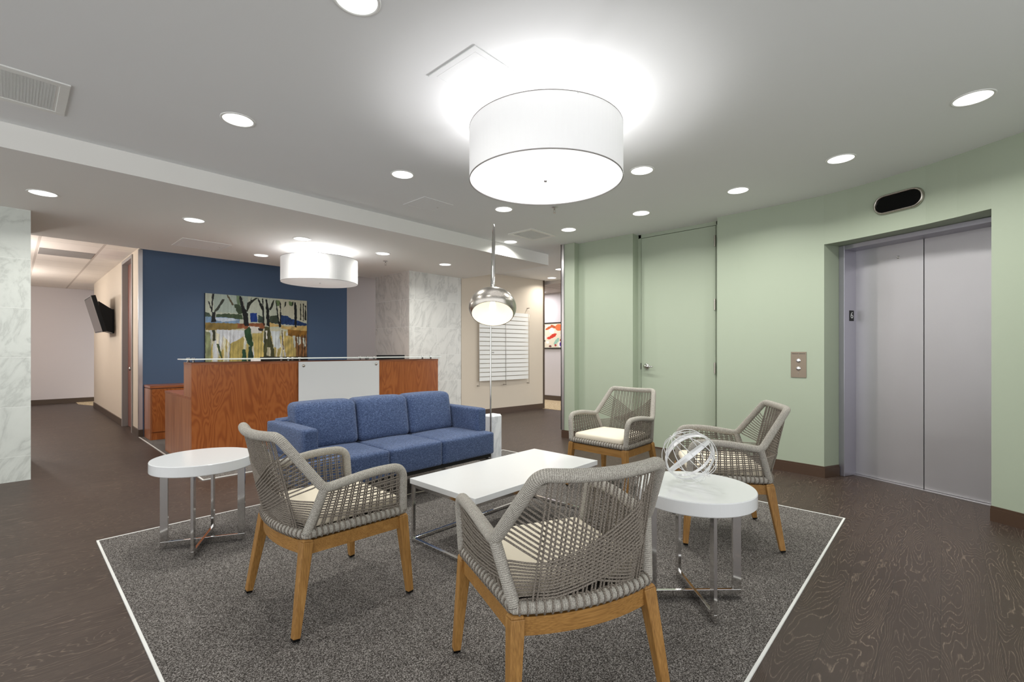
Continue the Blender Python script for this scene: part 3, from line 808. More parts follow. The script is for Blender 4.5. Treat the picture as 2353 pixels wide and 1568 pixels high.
    poly([(1330, 860), (1350, 860), (1440, 1270), (1400, 1270)], (222, 220, 214)); poly([(1320, 620), (1335, 620), (1370, 1000), (1350, 1000)], (80, 64, 44))
    for a in (1650, 1720, 1775): poly([(a, 700), (a+16, 700), (a+20, 1270), (a+4, 1270)], (70, 52, 36))
    # trunks
    K = (22, 24, 26); K2 = (40, 44, 36)
    poly([(105, 0), (140, 0), (120, 200), (110, 330), (90, 330), (100, 160)], K); poly([(105, 330), (155, 330), (168, 510), (90, 515)], K)
    poly([(40, 140), (60, 140), (110, 300), (95, 320)], K); poly([(270, 90), (310, 90), (200, 300), (150, 330), (140, 320)], (58, 62, 54))
    poly([(335, 0), (365, 5), (460, 170), (440, 200)], (92, 82, 58)); poly([(460, 170), (560, 150), (620, 330), (540, 350), (500, 280)], (60, 76, 54), G)
    poly([(500, 0), (560, 5), (580, 180), (520, 170)], (112, 134, 104), G)
    poly([(550, 5), (590, 10), (640, 200), (700, 320), (720, 560), (640, 560), (610, 340), (570, 150)], K); poly([(600, 10), (615, 12), (650, 220), (636, 220)], (160, 160, 150))
    poly([(760, 20), (770, 25), (760, 110), (745, 110)], K); poly([(850, 10), (880, 20), (760, 130), (700, 290), (670, 290), (690, 120)], K2)
    poly([(870, 20), (890, 22), (960, 150), (990, 200), (1000, 540), (980, 540), (960, 260), (920, 180)], K); poly([(950, 20), (975, 22), (985, 200), (965, 180)], K)
    poly([(1020, 30), (1045, 32), (1085, 240), (1095, 560), (1040, 540), (1030, 240)], K); poly([(1160, 30), (1185, 32), (1160, 170), (1110, 240), (1080, 220), (1120, 140)], K2)
    poly([(1205, 40), (1225, 42), (1260, 330), (1300, 560), (1270, 560), (1235, 320)], K); poly([(1285, 60), (1305, 60), (1315, 300), (1310, 560), (1280, 540), (1292, 300)], K)
    poly([(1390, 50), (1420, 55), (1405, 130), (1370, 170)], K2); poly([(1450, 40), (1560, 45), (1530, 130), (1480, 120)], (104, 128, 84), G); poly([(1530, 40), (1560, 42), (1545, 120), (1520, 130)], K2)
    poly([(1565, 45), (1605, 48), (1625, 200), (1620, 560), (1580, 540)], K); poly([(1690, 60), (1708, 62), (1715, 400), (1690, 400)], K2); poly([(1745, 60), (1765, 62), (1768, 420), (1748, 420)], K)
    poly([(1790, 90), (1810, 92), (1822, 400), (1780, 410)], K2); poly([(1210, 30), (1290, 40), (1280, 140), (1240, 150)], (104, 126, 84), G)
    sk = smooth_noise(xx, yy, .12, .003, 21)+.6*smooth_noise(xx, yy, .31, .006, 22)
    low = np.clip((yy-620)/200, 0, 1)
    C *= (1+(.05+.16*low)*sk)[..., None]
    C *= (1+.03*np.random.RandomState(4).normal(0, 1, x.shape))[..., None]
    return np.clip(C, 0, 1)
pt = empty('painting', (2.713, 8.056, 1.51), label='large unframed canvas of dark trees in a loose painted landscape on the blue wall', cat='painting')
MB().box(-.75, .75, -.034, 0, -.53, .53).build('canvas_edge', 'gap', pt)
o = canvas_mesh('canvas', 360, 254, (1.5, 1.06), forest, pt); o.location = (0, -.0345, 0)
def blobs(X, Z):
    x = X+.012*smooth_noise(X, Z, 40, 40, 2); z = Z+.012*smooth_noise(X, Z, 40, 40, 5)
    C = np.zeros(x.shape+(3,)); C[:] = np.array((226, 214, 190))/255
    def el(cx, cz, rx, rz, c, a=0):
        dx, dz = x-cx, z-cz; u = dx*math.cos(a)+dz*math.sin(a); v_ = -dx*math.sin(a)+dz*math.cos(a)
        C[(u/rx)**2+(v_/rz)**2 < 1] = np.array(c)/255
    sh = .0
    for (cx, cz, rx, rz, c, a) in [(.14, .86, .05, .10, (168, 84, 44), -.5), (.36, .82, .16, .05, (182, 88, 48), .5), (.52, .86, .12, .05, (178, 84, 46), -.6), (.46, .70, .09, .12, (240, 238, 230), .2), (.72, .82, .13, .14, (222, 112, 62), 0), (.9, .9, .05, .06, (70, 44, 34), 0), (.92, .68, .05, .08, (140, 150, 52), .2), (.5, .48, .16, .07, (200, 52, 34), .6), (.36, .40, .08, .05, (204, 62, 44), 0), (.64, .26, .06, .16, (150, 190, 170), -.6), (.16, .42, .07, .07, (244, 240, 232), 0), (.16, .42, .03, .03, (110, 120, 50), 0), (.86, .30, .1, .06, (150, 60, 40), 0), (.3, .22, .06, .05, (240, 236, 230), 0), (.1, .12, .06, .07, (58, 46, 50), 0), (.8, .12, .11, .14, (238, 234, 228), 0), (.8, .13, .05, .09, (84, 50, 140), 0), (.94, .06, .05, .05, (222, 74, 50), 0), (.6, .1, .04, .05, (170, 60, 60), 0), (.4, .06, .05, .04, (120, 70, 70), 0), (.2, .28, .03, .03, (60, 50, 56), 0), (.82, .5, .06, .05, (236, 222, 216), 0)]:
        el(cx, cz, rx, rz, c, a)
    return np.clip(C, 0, 1)
pf = empty('framed_painting', (8.803, 6.84, 1.55), -PI/2, label='small black framed painting of red and orange shapes in the far passage', cat='painting')
b = MB()
for (a0, a1, b0, b1) in ((-.42, .42, .29, .31), (-.42, .42, -.31, -.29), (-.42, -.40, -.29, .29), (.40, .42, -.29, .29)): b.box(a0, a1, -.02, .015, b0, b1)
b.build('frame', 'black', pf)
o = canvas_mesh('picture', 200, 146, (.80, .58), blobs, pf); o.location = (0, -.006, 0)

# ------------------------------------------------------------------ directory board on the sign wall
swd = (Vector(SW[1])-Vector(SW[0])); swa = math.atan2(swd.y, swd.x)
def sw_at(u): t = (u-SW[0][0])/(SW[1][0]-SW[0][0]); return Vector(SW[0])+swd*t
c0 = sw_at(6.40)
sb = empty('directory_board', (c0.x, c0.y, 0), swa, label='white slatted directory board hung on three thin cables on the beige wall', cat='sign')
nsl = 16; z0, z1 = .628, 1.925; ph = (z1-z0)/nsl
hwid = .605
for k in range(nsl):
    za = z0+k*ph; mbx = MB()
    xs_ = [-hwid, -hwid/2, 0, hwid/2, hwid]; yb = [-.045, -.062, -.068, -.062, -.045]
    for (xa, ya), (xb, yb_) in zip(list(zip(xs_, yb))[:-1], list(zip(xs_, yb))[1:]):
        mbx.prism([(xa, ya), (xb, yb_), (xb, yb_+.006), (xa, ya+.006)], za+.004, za+ph-.008)
    s_ = mbx.build('slat', 'white_trim', sb)
    if k == 6:
        text('mark', 'hajo', .036, (-.30, -.0635, za+ph/2), (PI/2, 0, .05), 'ink', s_, 0.0003)
for x in (-hwid-.012, 0, hwid+.012):
    yb = -.055 if x else -.076
    cb = MB().tube([(x, yb, .55), (x, yb, 2.02)], .003, 8).build('cable', 'steel', sb, smooth=True)
    for k in range(nsl+1): 
        cl = MB().lathe([(0, -.006), (.006, -.005), (.006, .005), (0, .006)], 10, (x, yb, z0+k*ph-.002)).build('clip', 'steel', cb)
    for zz in (.545, 2.03):
        MB().tube([(x, 0, zz), (x, yb-.008, zz)], .008, 12).build('bracket', 'steel', sb, smooth=True)

# ------------------------------------------------------------------ wall television in the hall
tv = empty('television', (1.198, 10.5, 1.79), label='black flat television tilted on a wall bracket in the hall', cat='television')
MB().box(-.02, 0, -.15, .15, -.31, .10).build('wall_plate', 'black', tv)
pz = [(-.02, -.30), (-.02, .09), (-.08, .13), (-.20, .22), (-.17, -.20), (-.13, -.27)]
nz = len(pz)
MB().add([(x, -.20, z) for x, z in pz]+[(x, .20, z) for x, z in pz], [tuple(range(nz)), tuple(range(nz, 2*nz))[::-1]]+[(i, i+nz, (i+1) % nz+nz, (i+1) % nz) for i in range(nz)]).build('tilt_mount', 'black', tv)
hs = MB().box(-.035, .025, -.46, .46, -.30, .30)
h_ = hs.build('screen_housing', 'black', tv, bevel=.006); h_.location = (-.215, 0, 0); h_.rotation_euler = (0, math.radians(-14), 0)
sc = MB().box(-.039, -.035, -.44, .44, -.28, .28).build('screen', 'screen', h_)
rm = MB()
for (a0, a1, b0, b1) in ((-.46, .46, .292, .30), (-.46, .46, -.30, -.292), (-.46, -.452, -.30, .30), (.452, .46, -.30, .30)): rm.box(-.041, -.036, a0, a1, b0, b1)
rm.build('bezel', 'grey_frame', h_)

# ------------------------------------------------------------------ sofa
sf = empty('sofa', (2.165, 3.37, 0), label='blue fabric three-seat sofa with a chrome base', cat='sofa')
SX0, SX1 = 1.32, 3.00; SYF, SYB = 3.00, 3.77
aw = .105
sw_ = (SX1-SX0-2*aw)/3
ox, oy = 2.165, 3.37
def sb_(mb, name, mat='sofa', **kw): return mb.build(name, mat, sf, **kw)
# seat cushions; the outer ones run out under the arm fronts
edges_ = [SX0, SX0+aw+sw_, SX0+aw+2*sw_, SX1]
for i in range(3):
    a, b_ = edges_[i], edges_[i+1]
    sb_(MB().cushion(((a+b_)/2-ox, (SYF+3.56)/2-oy, .345), ((b_-a)/2-.0015, (3.56-SYF)/2, .100), .022, .016, .006, 14), 'seat_cushion', smooth=True)
bx = [SX0+aw+.002, SX0+aw+sw_, SX0+aw+2*sw_, SX1-aw-.002]
for i in range(3):
    a, b_ = bx[i], bx[i+1]
    sb_(MB().cushion(((a+b_)/2-ox, 3.54-oy, .615), ((b_-a)/2-.002, .10, .172), .045, .010, .022, 14, (0, .17)), 'back_cushion', smooth=True)
for x in (SX0, SX1-aw):
    sb_(MB().cushion((x+aw/2-ox, (3.11+SYB)/2-oy, .545), (aw/2, (SYB-3.11)/2, .108), .018, .003, 0, 10), 'armrest', smooth=True)
    sb_(MB().cushion((x+aw/2-ox, (3.30+SYB)/2-oy, .34), (aw/2, (SYB-3.30)/2, .10), .012, 0, 0, 8), 'side_panel', smooth=True)
sb_(MB().cushion(((SX0+SX1)/2-ox, 3.69-oy, .46), ((SX1-SX0)/2-aw*.5, .075, .21), .02, 0, 0, 8), 'back_frame', smooth=True)
sb_(MB().box(SX0+.02-ox, SX1-.02-ox, SYF+.03-oy, SYB-.02-oy, .215, .25), 'base', 'gap')
for x in (SX0+.10, SX1-.07):
    lg = MB()
    lg.box(x-ox-.018, x-ox+.018, SYF+.0-oy, SYB-.06-oy, .180, .214)
    for y in (SYF+.03, SYB-.12): lg.box(x-ox-.016, x-ox+.016, y-oy-.016, y-oy+.016, .008, .180)
    sb_(lg, 'leg_frame', 'chrome', bevel=.003)
# cable on the floor
cp_ = [(1.62, 3.28), (1.66, 3.17), (1.78, 3.13), (1.90, 3.19), (2.02, 3.15), (2.2, 3.22), (2.45, 3.16), (2.7, 3.30), (2.95, 3.42), (3.3, 3.52)]
pc = fillet([(x, y, .010) for x, y in cp_], .12)
tag(MB().tube(pc, .0035, 8).build('power_cord', 'cable', smooth=True), 'thin cream power cord lying under the sofa', 'cord')

# ------------------------------------------------------------------ arc floor lamp
ax, ay = 3.455, 3.499
al = empty('arc_floor_lamp', (3.53, 3.57, 0), label='chrome arc floor lamp with a dome shade and a white marble block base', cat='lamp')
blk = MB().box(-.075, .085, -.075, .075, 0.006, .50).build('base', 'marble_block', al, bevel=.018, seg=1)
fwd = Vector((math.cos(YAW), math.sin(YAW), 0)); rgt = Vector((math.sin(YAW), -math.cos(YAW), 0))
def cs(d, px): return fwd*d+rgt*((px-1176.5)/1070*d)
L0 = Vector((3.53, 3.57, 0))
b0 = cs(4.92, 1127.5); dm = cs(3.45, 1132)
tilt = math.radians(31)
axis_dn = (-fwd*math.sin(tilt)+Vector((0, 0, -math.cos(tilt)))).normalized()     # dome opens down and towards the room
P0 = b0+Vector((0, 0, 0.012)); P1 = b0+Vector((0, 0, 1.15)); P4 = dm+Vector((0, 0, 1.50))-axis_dn*.140
Q1 = b0+Vector((0, 0, 2.45)); Q2 = P4-axis_dn*1.40
path = [P0.lerp(P1, k/6) for k in range(7)]
for k in range(1, 37):
    t_ = k/36; path.append(P1*(1-t_)**3+Q1*3*t_*(1-t_)**2+Q2*3*t_*t_*(1-t_)+P4*t_**3)
n_ = len(path)
rad = [.0085 if k < 7 else (.0085-.0035*min(1, (k-6)/10) if k < 26 else .005+.008*(k-26)/(n_-27)) for k in range(n_)]
MB().tube([p-L0 for p in path], rad, 14).build('arc_pole', 'chrome', al, smooth=True)
bk = cs(4.97, 1128.5)
MB().box(-.02, .02, -.02, .02, 0, .04).build('pole_clamp', 'chrome', al, loc=tuple(bk-L0+Vector((0, 0, .40))), bevel=.003)
zax = -axis_dn; xax = rgt.copy(); yax = zax.cross(xax).normalized()
R3 = Matrix((xax, yax, zax)).transposed().to_4x4()
dome = MB(); Rd = .176
pr = [(.012, .142)]
for k in range(1, 25):
    t_ = k/24; an = PI/2-t_*math.radians(118)
    pr.append((Rd*math.cos(an), .142*math.sin(an)*(1 if an > 0 else .80)))
outer = pr; 
dome.lathe(outer, 56, tuple(dm-L0+Vector((0, 0, 1.50))), R3, 0)
inner = [(max(r-.004, .001), z-.003) for r, z in outer]
ii = MB().lathe(inner, 56, tuple(dm-L0+Vector((0, 0, 1.50))), R3)
ii.f = [f[::-1] for f in ii.f]
ds = dome.build('dome_shade', 'steel', al, smooth=True)
# rim joins the two skins
rimr, rimz = outer[-1]
MB().lathe([(rimr, rimz), (rimr+.001, rimz-.003), (rimr-.004, rimz-.003)], 56, tuple(dm-L0+Vector((0, 0, 1.50))), R3).build('rim', 'steel', ds, smooth=True)
ii.build('dome_lining', 'enamel', ds, smooth=True)
pfz = MB(); c_ = dm-L0+Vector((0, 0, 1.50))
for rr_, zz_, nn_ in ((.060, .128, 12), (.082, .118, 18)):
    for k in range(nn_):
        a = 2*PI*k/nn_; q = c_+R3 @ Vector((rr_*math.cos(a), rr_*math.sin(a), zz_-.002)); pfz.tube([q, q+axis_dn*.004], .0055, 10)
pfz.build('vent_bosses', 'enamel', ds)
bl = MB().lathe([(0, .075), (.014, .07), (.016, .05), (.024, .02), (.026, .0), (.020, -.02), (0, -.028)], 24, tuple(c_), R3)
bulb = bl.build('bulb', 'bulb', al, smooth=True)
light('POINT', 'dome_light', tuple(c_+axis_dn*.045), P_DOME, (1, .90, .76), .02, al)

# ------------------------------------------------------------------ drum lamps
def drum(name, x, y, zc, lab, shade, diff, power, lc):
    r = empty(name, (x, y, zc), label=lab, cat='lamp')
    R_ = .46; t0, b0_ = -.118, -.418
    MB().lathe([(R_, b0_), (R_, t0), (R_-.003, t0), (R_-.003, b0_)], 96, closed=True).build('shade', shade, r, smooth=False)
    for z in (t0, b0_): MB().lathe([(R_+.0012, z-.0025), (R_+.0012, z+.0025), (R_-.004, z+.0025), (R_-.004, z-.0025)], 96, closed=True).build('rim', 'grey_frame', r)
    MB().lathe([(0, b0_+.006), (R_-.006, b0_+.006), (R_-.006, b0_+.010), (0, b0_+.010)], 96).build('diffuser', diff, r)
    MB().lathe([(0, 0), (.055, 0), (.055, -.012), (.048, -.018), (.008, -.02), (.006, -.13), (0, -.13)], 32).build('canopy', 'satin', r, smooth=True)
    sp = MB()
    for k in range(3):
        a = 2*PI*k/3; sp.tube([(0, 0, t0-.01), (R_*math.cos(a), R_*math.sin(a), t0-.006)], .003, 8)
    sp.tube([(0, 0, t0), (0, 0, b0_-.004)], .004, 8); sp.build('spider', 'satin', r)
    MB().lathe([(0, b0_-.006), (.008, b0_-.005), (.009, b0_+.004)], 16).build('finial', 'satin', r, smooth=True)
    for k in range(3):
        a = 2*PI*k/3+.5; light('POINT', 'bulb_light', (.05*math.cos(a), .05*math.sin(a), -.20), power/3, lc, .03, r)
    return r
drum('drum_lamp', 2.21, 1.775, C_MAIN, 'large bright white drum ceiling lamp over the seating', 'shade_big', 'diff_big', P_DRUM_BIG, (1, .985, 1))
drum('drum_lamp', 2.71, 5.885, C_LOW, 'white drum ceiling lamp above the reception desk', 'shade_small', 'diff_small', P_DRUM_SMALL, (.97, .97, 1))

# ------------------------------------------------------------------ downlights
def downlight(first=None):
    r = empty('downlight', (0, 0, 0))
    MB().lathe([(.083, .0), (.084, -.004), (.094, -.005), (.097, -.003), (.097, 0)], 48).build('trim_ring', 'white_trim', r, smooth=True)
    MB().disc((0, 0), .084, -.002, 48, up=False).build('lens', 'lens', r)
    return r
DL = [
 (.97, 1.775, 0, 'round downlight at the top edge of the photo left of the large drum lamp'),
 (.97, 3.245, 0, 'round downlight between the grey ceiling grille and the square access panel'),
 (2.19, 3.26, 0, 'round downlight left of the large drum lamp, second along the row beside the ceiling step'),
 (3.43, 3.30, 0, 'round downlight just above the tip of the arc lamp'),
 (3.45, 1.78, 0, 'round downlight beside the right edge of the large drum lamp'),
 (4.51, 2.336, 0, 'round downlight above the green wall to the left of the tall door'),
 (4.535, 3.287, 0, 'round downlight above the far end of the green wall'),
 (4.47, 1.365, 0, 'round downlight above the hinge side of the tall green door'),
 (4.26, .572, 0, 'round downlight above the call button plate'),
 (3.75, -.12, 0, 'large round downlight nearest the upper right corner'),
 (4.515, 4.22, 0, 'round downlight washing the ceiling step beside the arc lamp'),
 (6.63, 4.99, 0, 'round downlight half hidden by the end of the green wall'),
 (7.30, 5.70, 0, 'round downlight at the mouth of the far passage'),
 (-.25, 3.24, 0, 'round downlight cut off by the left edge above the grille'),
 (.18, 5.39, 1, 'round downlight beside the left marble wall'),
 (1.23, 5.41, 1, 'round downlight between the marble wall and the small drum lamp'),
 (2.277, 5.405, 1, 'round downlight just left of the small drum lamp stem'),
 (2.296, 6.741, 1, 'round downlight close to the blue wall'),
 (3.351, 5.44, 1, 'round downlight right of the small drum lamp'),
 (4.402, 5.445, 1, 'round downlight in front of the central marble wall'),
]
first = downlight(); dl_objs = []
for i, (x, y, low, lab) in enumerate(DL):
    o = first if i == 0 else copy_tree(first)
    z = C_LOW if low else C_MAIN
    o.location = (x, y, z); tag(o, lab, 'ceiling light', 'recessed downlights in the ceiling')
    col = (1, .995, .95) if not low else (1, .96, .9)
    if i in (11, 12): col = (1, .93, .84)
    light('AREA', 'downlight_glow', (0, 0, -.008), P_DOWN, col, .15, o, math.radians(150))
# troffer in the passage, fill globes added in the hall
t_ = empty('troffer_light', (8.25, 7.15, 2.565), label='bright square ceiling light in the far passage', cat='ceiling light')
MB().box(-.3, .3, -.3, .3, -.006, 0).build('diffuser', 'troffer', t_)
MB().box(-.31, .31, -.31, -.30, -.008, 0).box(-.31, .31, .30, .31, -.008, 0).box(-.31, -.30, -.3, .3, -.008, 0).box(.30, .31, -.3, .3, -.008, 0).build('frame', 'white_trim', t_)
light('AREA', 'troffer_glow', (0, 0, -.02), 24, (.97, .95, 1), .5, t_)
hp = empty('ceiling_panel', (.555, 9.37, C_TILE), label='grey return air panel in the hall ceiling tiles', cat='ceiling panel')
MB().box(-.285, .285, -.285, .285, -.005, 0).build('panel', 'grey_frame', hp)
def globe(y, lab):  # unseen globe, added only to brighten the hall ceiling and walls
    g_ = empty('fill_globe', (-.45, y, C_TILE), label=lab, cat='ceiling light')
    MB().lathe([(0, 0), (.06, 0), (.06, -.02), (.008, -.025), (.008, -.22), (0, -.22)], 24).build('stem', 'satin', g_, smooth=True)
    MB().lathe([(0, -.21)]+[(.11*math.sin(PI*k/16), -.32+.11*math.cos(PI*k/16)) for k in range(1, 16)]+[(0, -.43)], 32).build('globe', 'bulb', g_, smooth=True)
    light('POINT', 'fill_globe_glow', (0, 0, -.56), 60, (1, .95, .9), .1, g_)
globe(8.9, 'globe added to light the hall, out of sight beyond the left marble wall')
globe(11.8, 'second globe added to light the hall, out of sight beyond the left marble wall')

# ------------------------------------------------------------------ ceiling grilles, panels, sprinklers
def grille(x0, x1, y0, y1, name, lab, mesh_mat='grey_frame', holes=True):
    r = empty(name, ((x0+x1)/2, (y0+y1)/2, C_MAIN), label=lab, cat='ceiling vent')
    hw_, hh_ = (x1-x0)/2, (y1-y0)/2; fwid = .042
    f = MB(); f.box(-hw_, hw_, -hh_, -hh_+fwid, -.008, 0).box(-hw_, hw_, hh_-fwid, hh_, -.008, 0).box(-hw_, -hw_+fwid, -hh_+fwid, hh_-fwid, -.008, 0).box(hw_-fwid, hw_, -hh_+fwid, hh_-fwid, -.008, 0)
    f.build('frame', 'white_trim', r, bevel=.0015)
    g_ = MB(); a0, b0_ = hw_-fwid-.012, hh_-fwid-.012
    n1 = int(2*a0/.0125); n2 = int(2*b0_/.0125)
    for k in range(n1+1): xx = -a0+2*a0*k/n1; g_.box(xx-.0014, xx+.0014, -b0_, b0_, -.006, -.001)
    for k in range(n2+1): yy = -b0_+2*b0_*k/n2; g_.box(-a0, a0, yy-.0014, yy+.0014, -.006, -.001)
    g_.build('mesh', 'white_trim', r)
    f2 = MB(); f2.box(-hw_+fwid, hw_-fwid, -hh_+fwid, -b0_, -.005, 0).box(-hw_+fwid, hw_-fwid, b0_, hh_-fwid, -.005, 0).box(-hw_+fwid, -a0, -b0_, b0_, -.005, 0).box(a0, hw_-fwid, -b0_, b0_, -.005, 0); f2.build('inner_frame', 'white_trim', r)
    MB().box(-a0, a0, -b0_, b0_, -.0008, 0).build('duct', 'gap', r)
    return r
grille(-.39, .225, 3.49, 3.97, 'ceiling_vent', 'rectangular ceiling grille at the left edge of the photo')
grille(4.18, 4.66, 3.57, 3.95, 'ceiling_vent', 'small ceiling grille beside the end of the ceiling step')
def access(x0, x1, y0, y1, z, lab):
    r = empty('access_panel', ((x0+x1)/2, (y0+y1)/2, z), label=lab, cat='access panel')
    hw_, hh_ = (x1-x0)/2, (y1-y0)/2; q = .030
    MB().box(-hw_, hw_, -hh_, -hh_+q, -.004, 0).box(-hw_, hw_, hh_-q, hh_, -.004, 0).box(-hw_, -hw_+q, -hh_+q, hh_-q, -.004, 0).box(hw_-q, hw_, -hh_+q, hh_-q, -.004, 0).build('frame', 'ceiling', r)
    MB().box(-hw_+q+.002, hw_-q-.002, -hh_+q+.002, hh_-q-.002, -.003, 0).build('panel', 'ceiling', r)
    MB().box(-hw_+q-.001, hw_-q+.001, -hh_+q-.001, hh_-q+.001, -.0008, 0).build('shadow_gap', 'gap', r)
    MB().lathe([(0, -.005), (.006, -.005), (.006, -.003)], 16, (hw_-q-.03, 0, 0)).build('latch', 'steel', r)
access(1.497, 1.86, 1.63, 1.99, C_MAIN, 'square access panel in the ceiling left of the large drum lamp')
access(2.64, 2.99, 3.57, 3.92, C_MAIN, 'faint access panel beside the long ceiling step')
access(1.33, 1.83, 6.34, 6.87, C_LOW, 'faint access panel in the low ceiling near the blue wall')
def sprinkler(x, y, z, lab):
    r = empty('sprinkler', (x, y, z), label=lab, cat='sprinkler', group='fire sprinklers')
    MB().lathe([(.034, 0), (.032, -.004), (.018, -.010), (.010, -.011), (.010, 0)], 24).build('escutcheon', 'satin', r, smooth=True)
    MB().tube([(0, 0, 0), (0, 0, -.03)], .008, 10).tube([(-.011, 0, -.028), (-.012, 0, -.045), (0, 0, -.056)], .0022, 6).tube([(.011, 0, -.028), (.012, 0, -.045), (0, 0, -.056)], .0022, 6).build('head', 'steel', r)
    MB().lathe([(0, -.056), (.014, -.057), (.014, -.060), (0, -.060)], 16).build('deflector', 'steel', r)
sprinkler(3.73, 2.88, C_MAIN, 'fire sprinkler just below the rim of the large drum lamp')
sprinkler(3.652, 5.86, C_LOW, 'fire sprinkler right of the small drum lamp')
tag(MB().lathe([(0, -.03), (.008, -.028), (.010, -.012), (.016, -.008), (.016, 0)], 16).build('ceiling_hook', 'steel', loc=(5.7, 5.05, C_MAIN)), 'tiny metal ceiling fitting left of the far downlights', 'fitting')

# ------------------------------------------------------------------ coffee table
ct = empty('coffee_table', (2.28, 2.128, 0), label='rectangular white coffee table on a slim steel frame', cat='table')
cx_, cy_ = .597, .298
MB().box(-cx_, cx_, -cy_, cy_, .360, .392).build('tabletop', 'white_top', ct, bevel=.0012)
q = .019; fx, fy = cx_-.006, cy_-.006
for sx in (-1, 1):
    for sy in (-1, 1):
        xa, xb = sorted((sx*fx, sx*(fx-q))); ya, yb = sorted((sy*fy, sy*(fy-q)))
        MB().box(xa, xb, ya, yb, .007, .359).build('leg', 'chrome', ct, bevel=.001)
fm = MB()
for z in (.007, .340):
    for sy in (-1, 1):
        ya, yb = sorted((sy*fy, sy*(fy-q))); fm.box(-fx+q, fx-q, ya, yb, z, z+q)
    for sx in (-1, 1):
        xa, xb = sorted((sx*fx, sx*(fx-q))); fm.box(xa, xb, -fy+q, fy-q, z, z+q)
fm.build('frame_rail', 'chrome', ct, bevel=.001)

# ------------------------------------------------------------------ round side tables
def side_table(x, y, rot, lab):
    r = empty('side_table', (x, y, 0), rot, label=lab, cat='table', group='round white side tables')
    MB().lathe([(0, .478), (.264, .478), (.268, .482), (.268, .536), (.265, .540), (0, .540)], 96).build('tabletop', 'white_top', r, smooth=False)
    for a in (0, PI/2):
        f = MB(); s2 = .222; bw, bt = .040, .0075
        z0_, z1_ = .0065, .477
        if a == 0: f.box(-s2, s2, -bt, bt, z0_, z0_+bw).box(-s2, -s2+bw, -bt, bt, z0_+bw, z1_).box(s2-bw, s2, -bt, bt, z0_+bw, z1_)
        else: f.box(-bt, bt, -s2, s2, z0_+.0005, z0_+bw+.0005).box(-bt, bt, -s2, -s2+bw, z0_+bw, z1_).box(-bt, bt, s2-bw, s2, z0_+bw, z1_)
        f.build('leg_frame', 'chrome', r, bevel=.001)
    return r
side_table(.800, 3.302, math.radians(-28), 'round white side table with chrome legs at the left end of the sofa')
side_table(2.215, .872, math.radians(-46), 'round white side table with chrome legs holding the wire sphere')

# ------------------------------------------------------------------ wire sphere
sp = empty('wire_sphere', (2.236, .905, .5415), label='open silver wire sphere ornament on the right side table', cat='ornament')
RS = .127
fw = (Vector((2.236, .905, .668))-Vector((0, 0, CAM_H))).normalized(); rt = fw.cross(Vector((0, 0, 1))).normalized(); upv = rt.cross(fw)
pole = (-rt*.60+upv*.66-fw*.42).normalized()
E_ = (rt*.80+upv*.60).normalized(); E_ = (E_-pole*E_.dot(pole)).normalized(); F_ = pole.cross(E_)
cz = Vector((0, 0, RS+.0035))
def ring(n_, R_, kind):
    n_ = n_.normalized(); a = n_.cross(Vector((.3, .5, .8))).normalized(); b = n_.cross(a); m = MB(); K = 72
    if kind == 'wire':
        m.tube([cz+(a*math.cos(2*PI*k/K)+b*math.sin(2*PI*k/K))*R_ for k in range(K)], .0017, 8, closed=True)
    else:
        vs_ = []; 
        for k in range(K):
            d = a*math.cos(2*PI*k/K)+b*math.sin(2*PI*k/K)
            for (o1, o2) in ((R_, -.0078), (R_, .0078), (R_-.0022, .0078), (R_-.0022, -.0078)): vs_.append(cz+d*o1+n_*o2)
        fs_ = []
        for k in range(K):
            k2 = (k+1) % K
            for j in range(4): j2 = (j+1) % 4; fs_.append((k*4+j, k2*4+j, k2*4+j2, k*4+j2))
        m.add(vs_, fs_)
    return m
for k in range(5):
    a = PI*k/5+.15; ring(E_*math.cos(a)+F_*math.sin(a), RS-.0003*k, 'wire').build('wire_ring', 'silver', sp, smooth=True)
for ang in (-28, 22, 66):
    a = math.radians(ang); ring(pole*math.cos(a)+F_*math.sin(a), RS-.006-.0002*abs(ang)/10, 'band').build('band_ring', 'silver', sp)

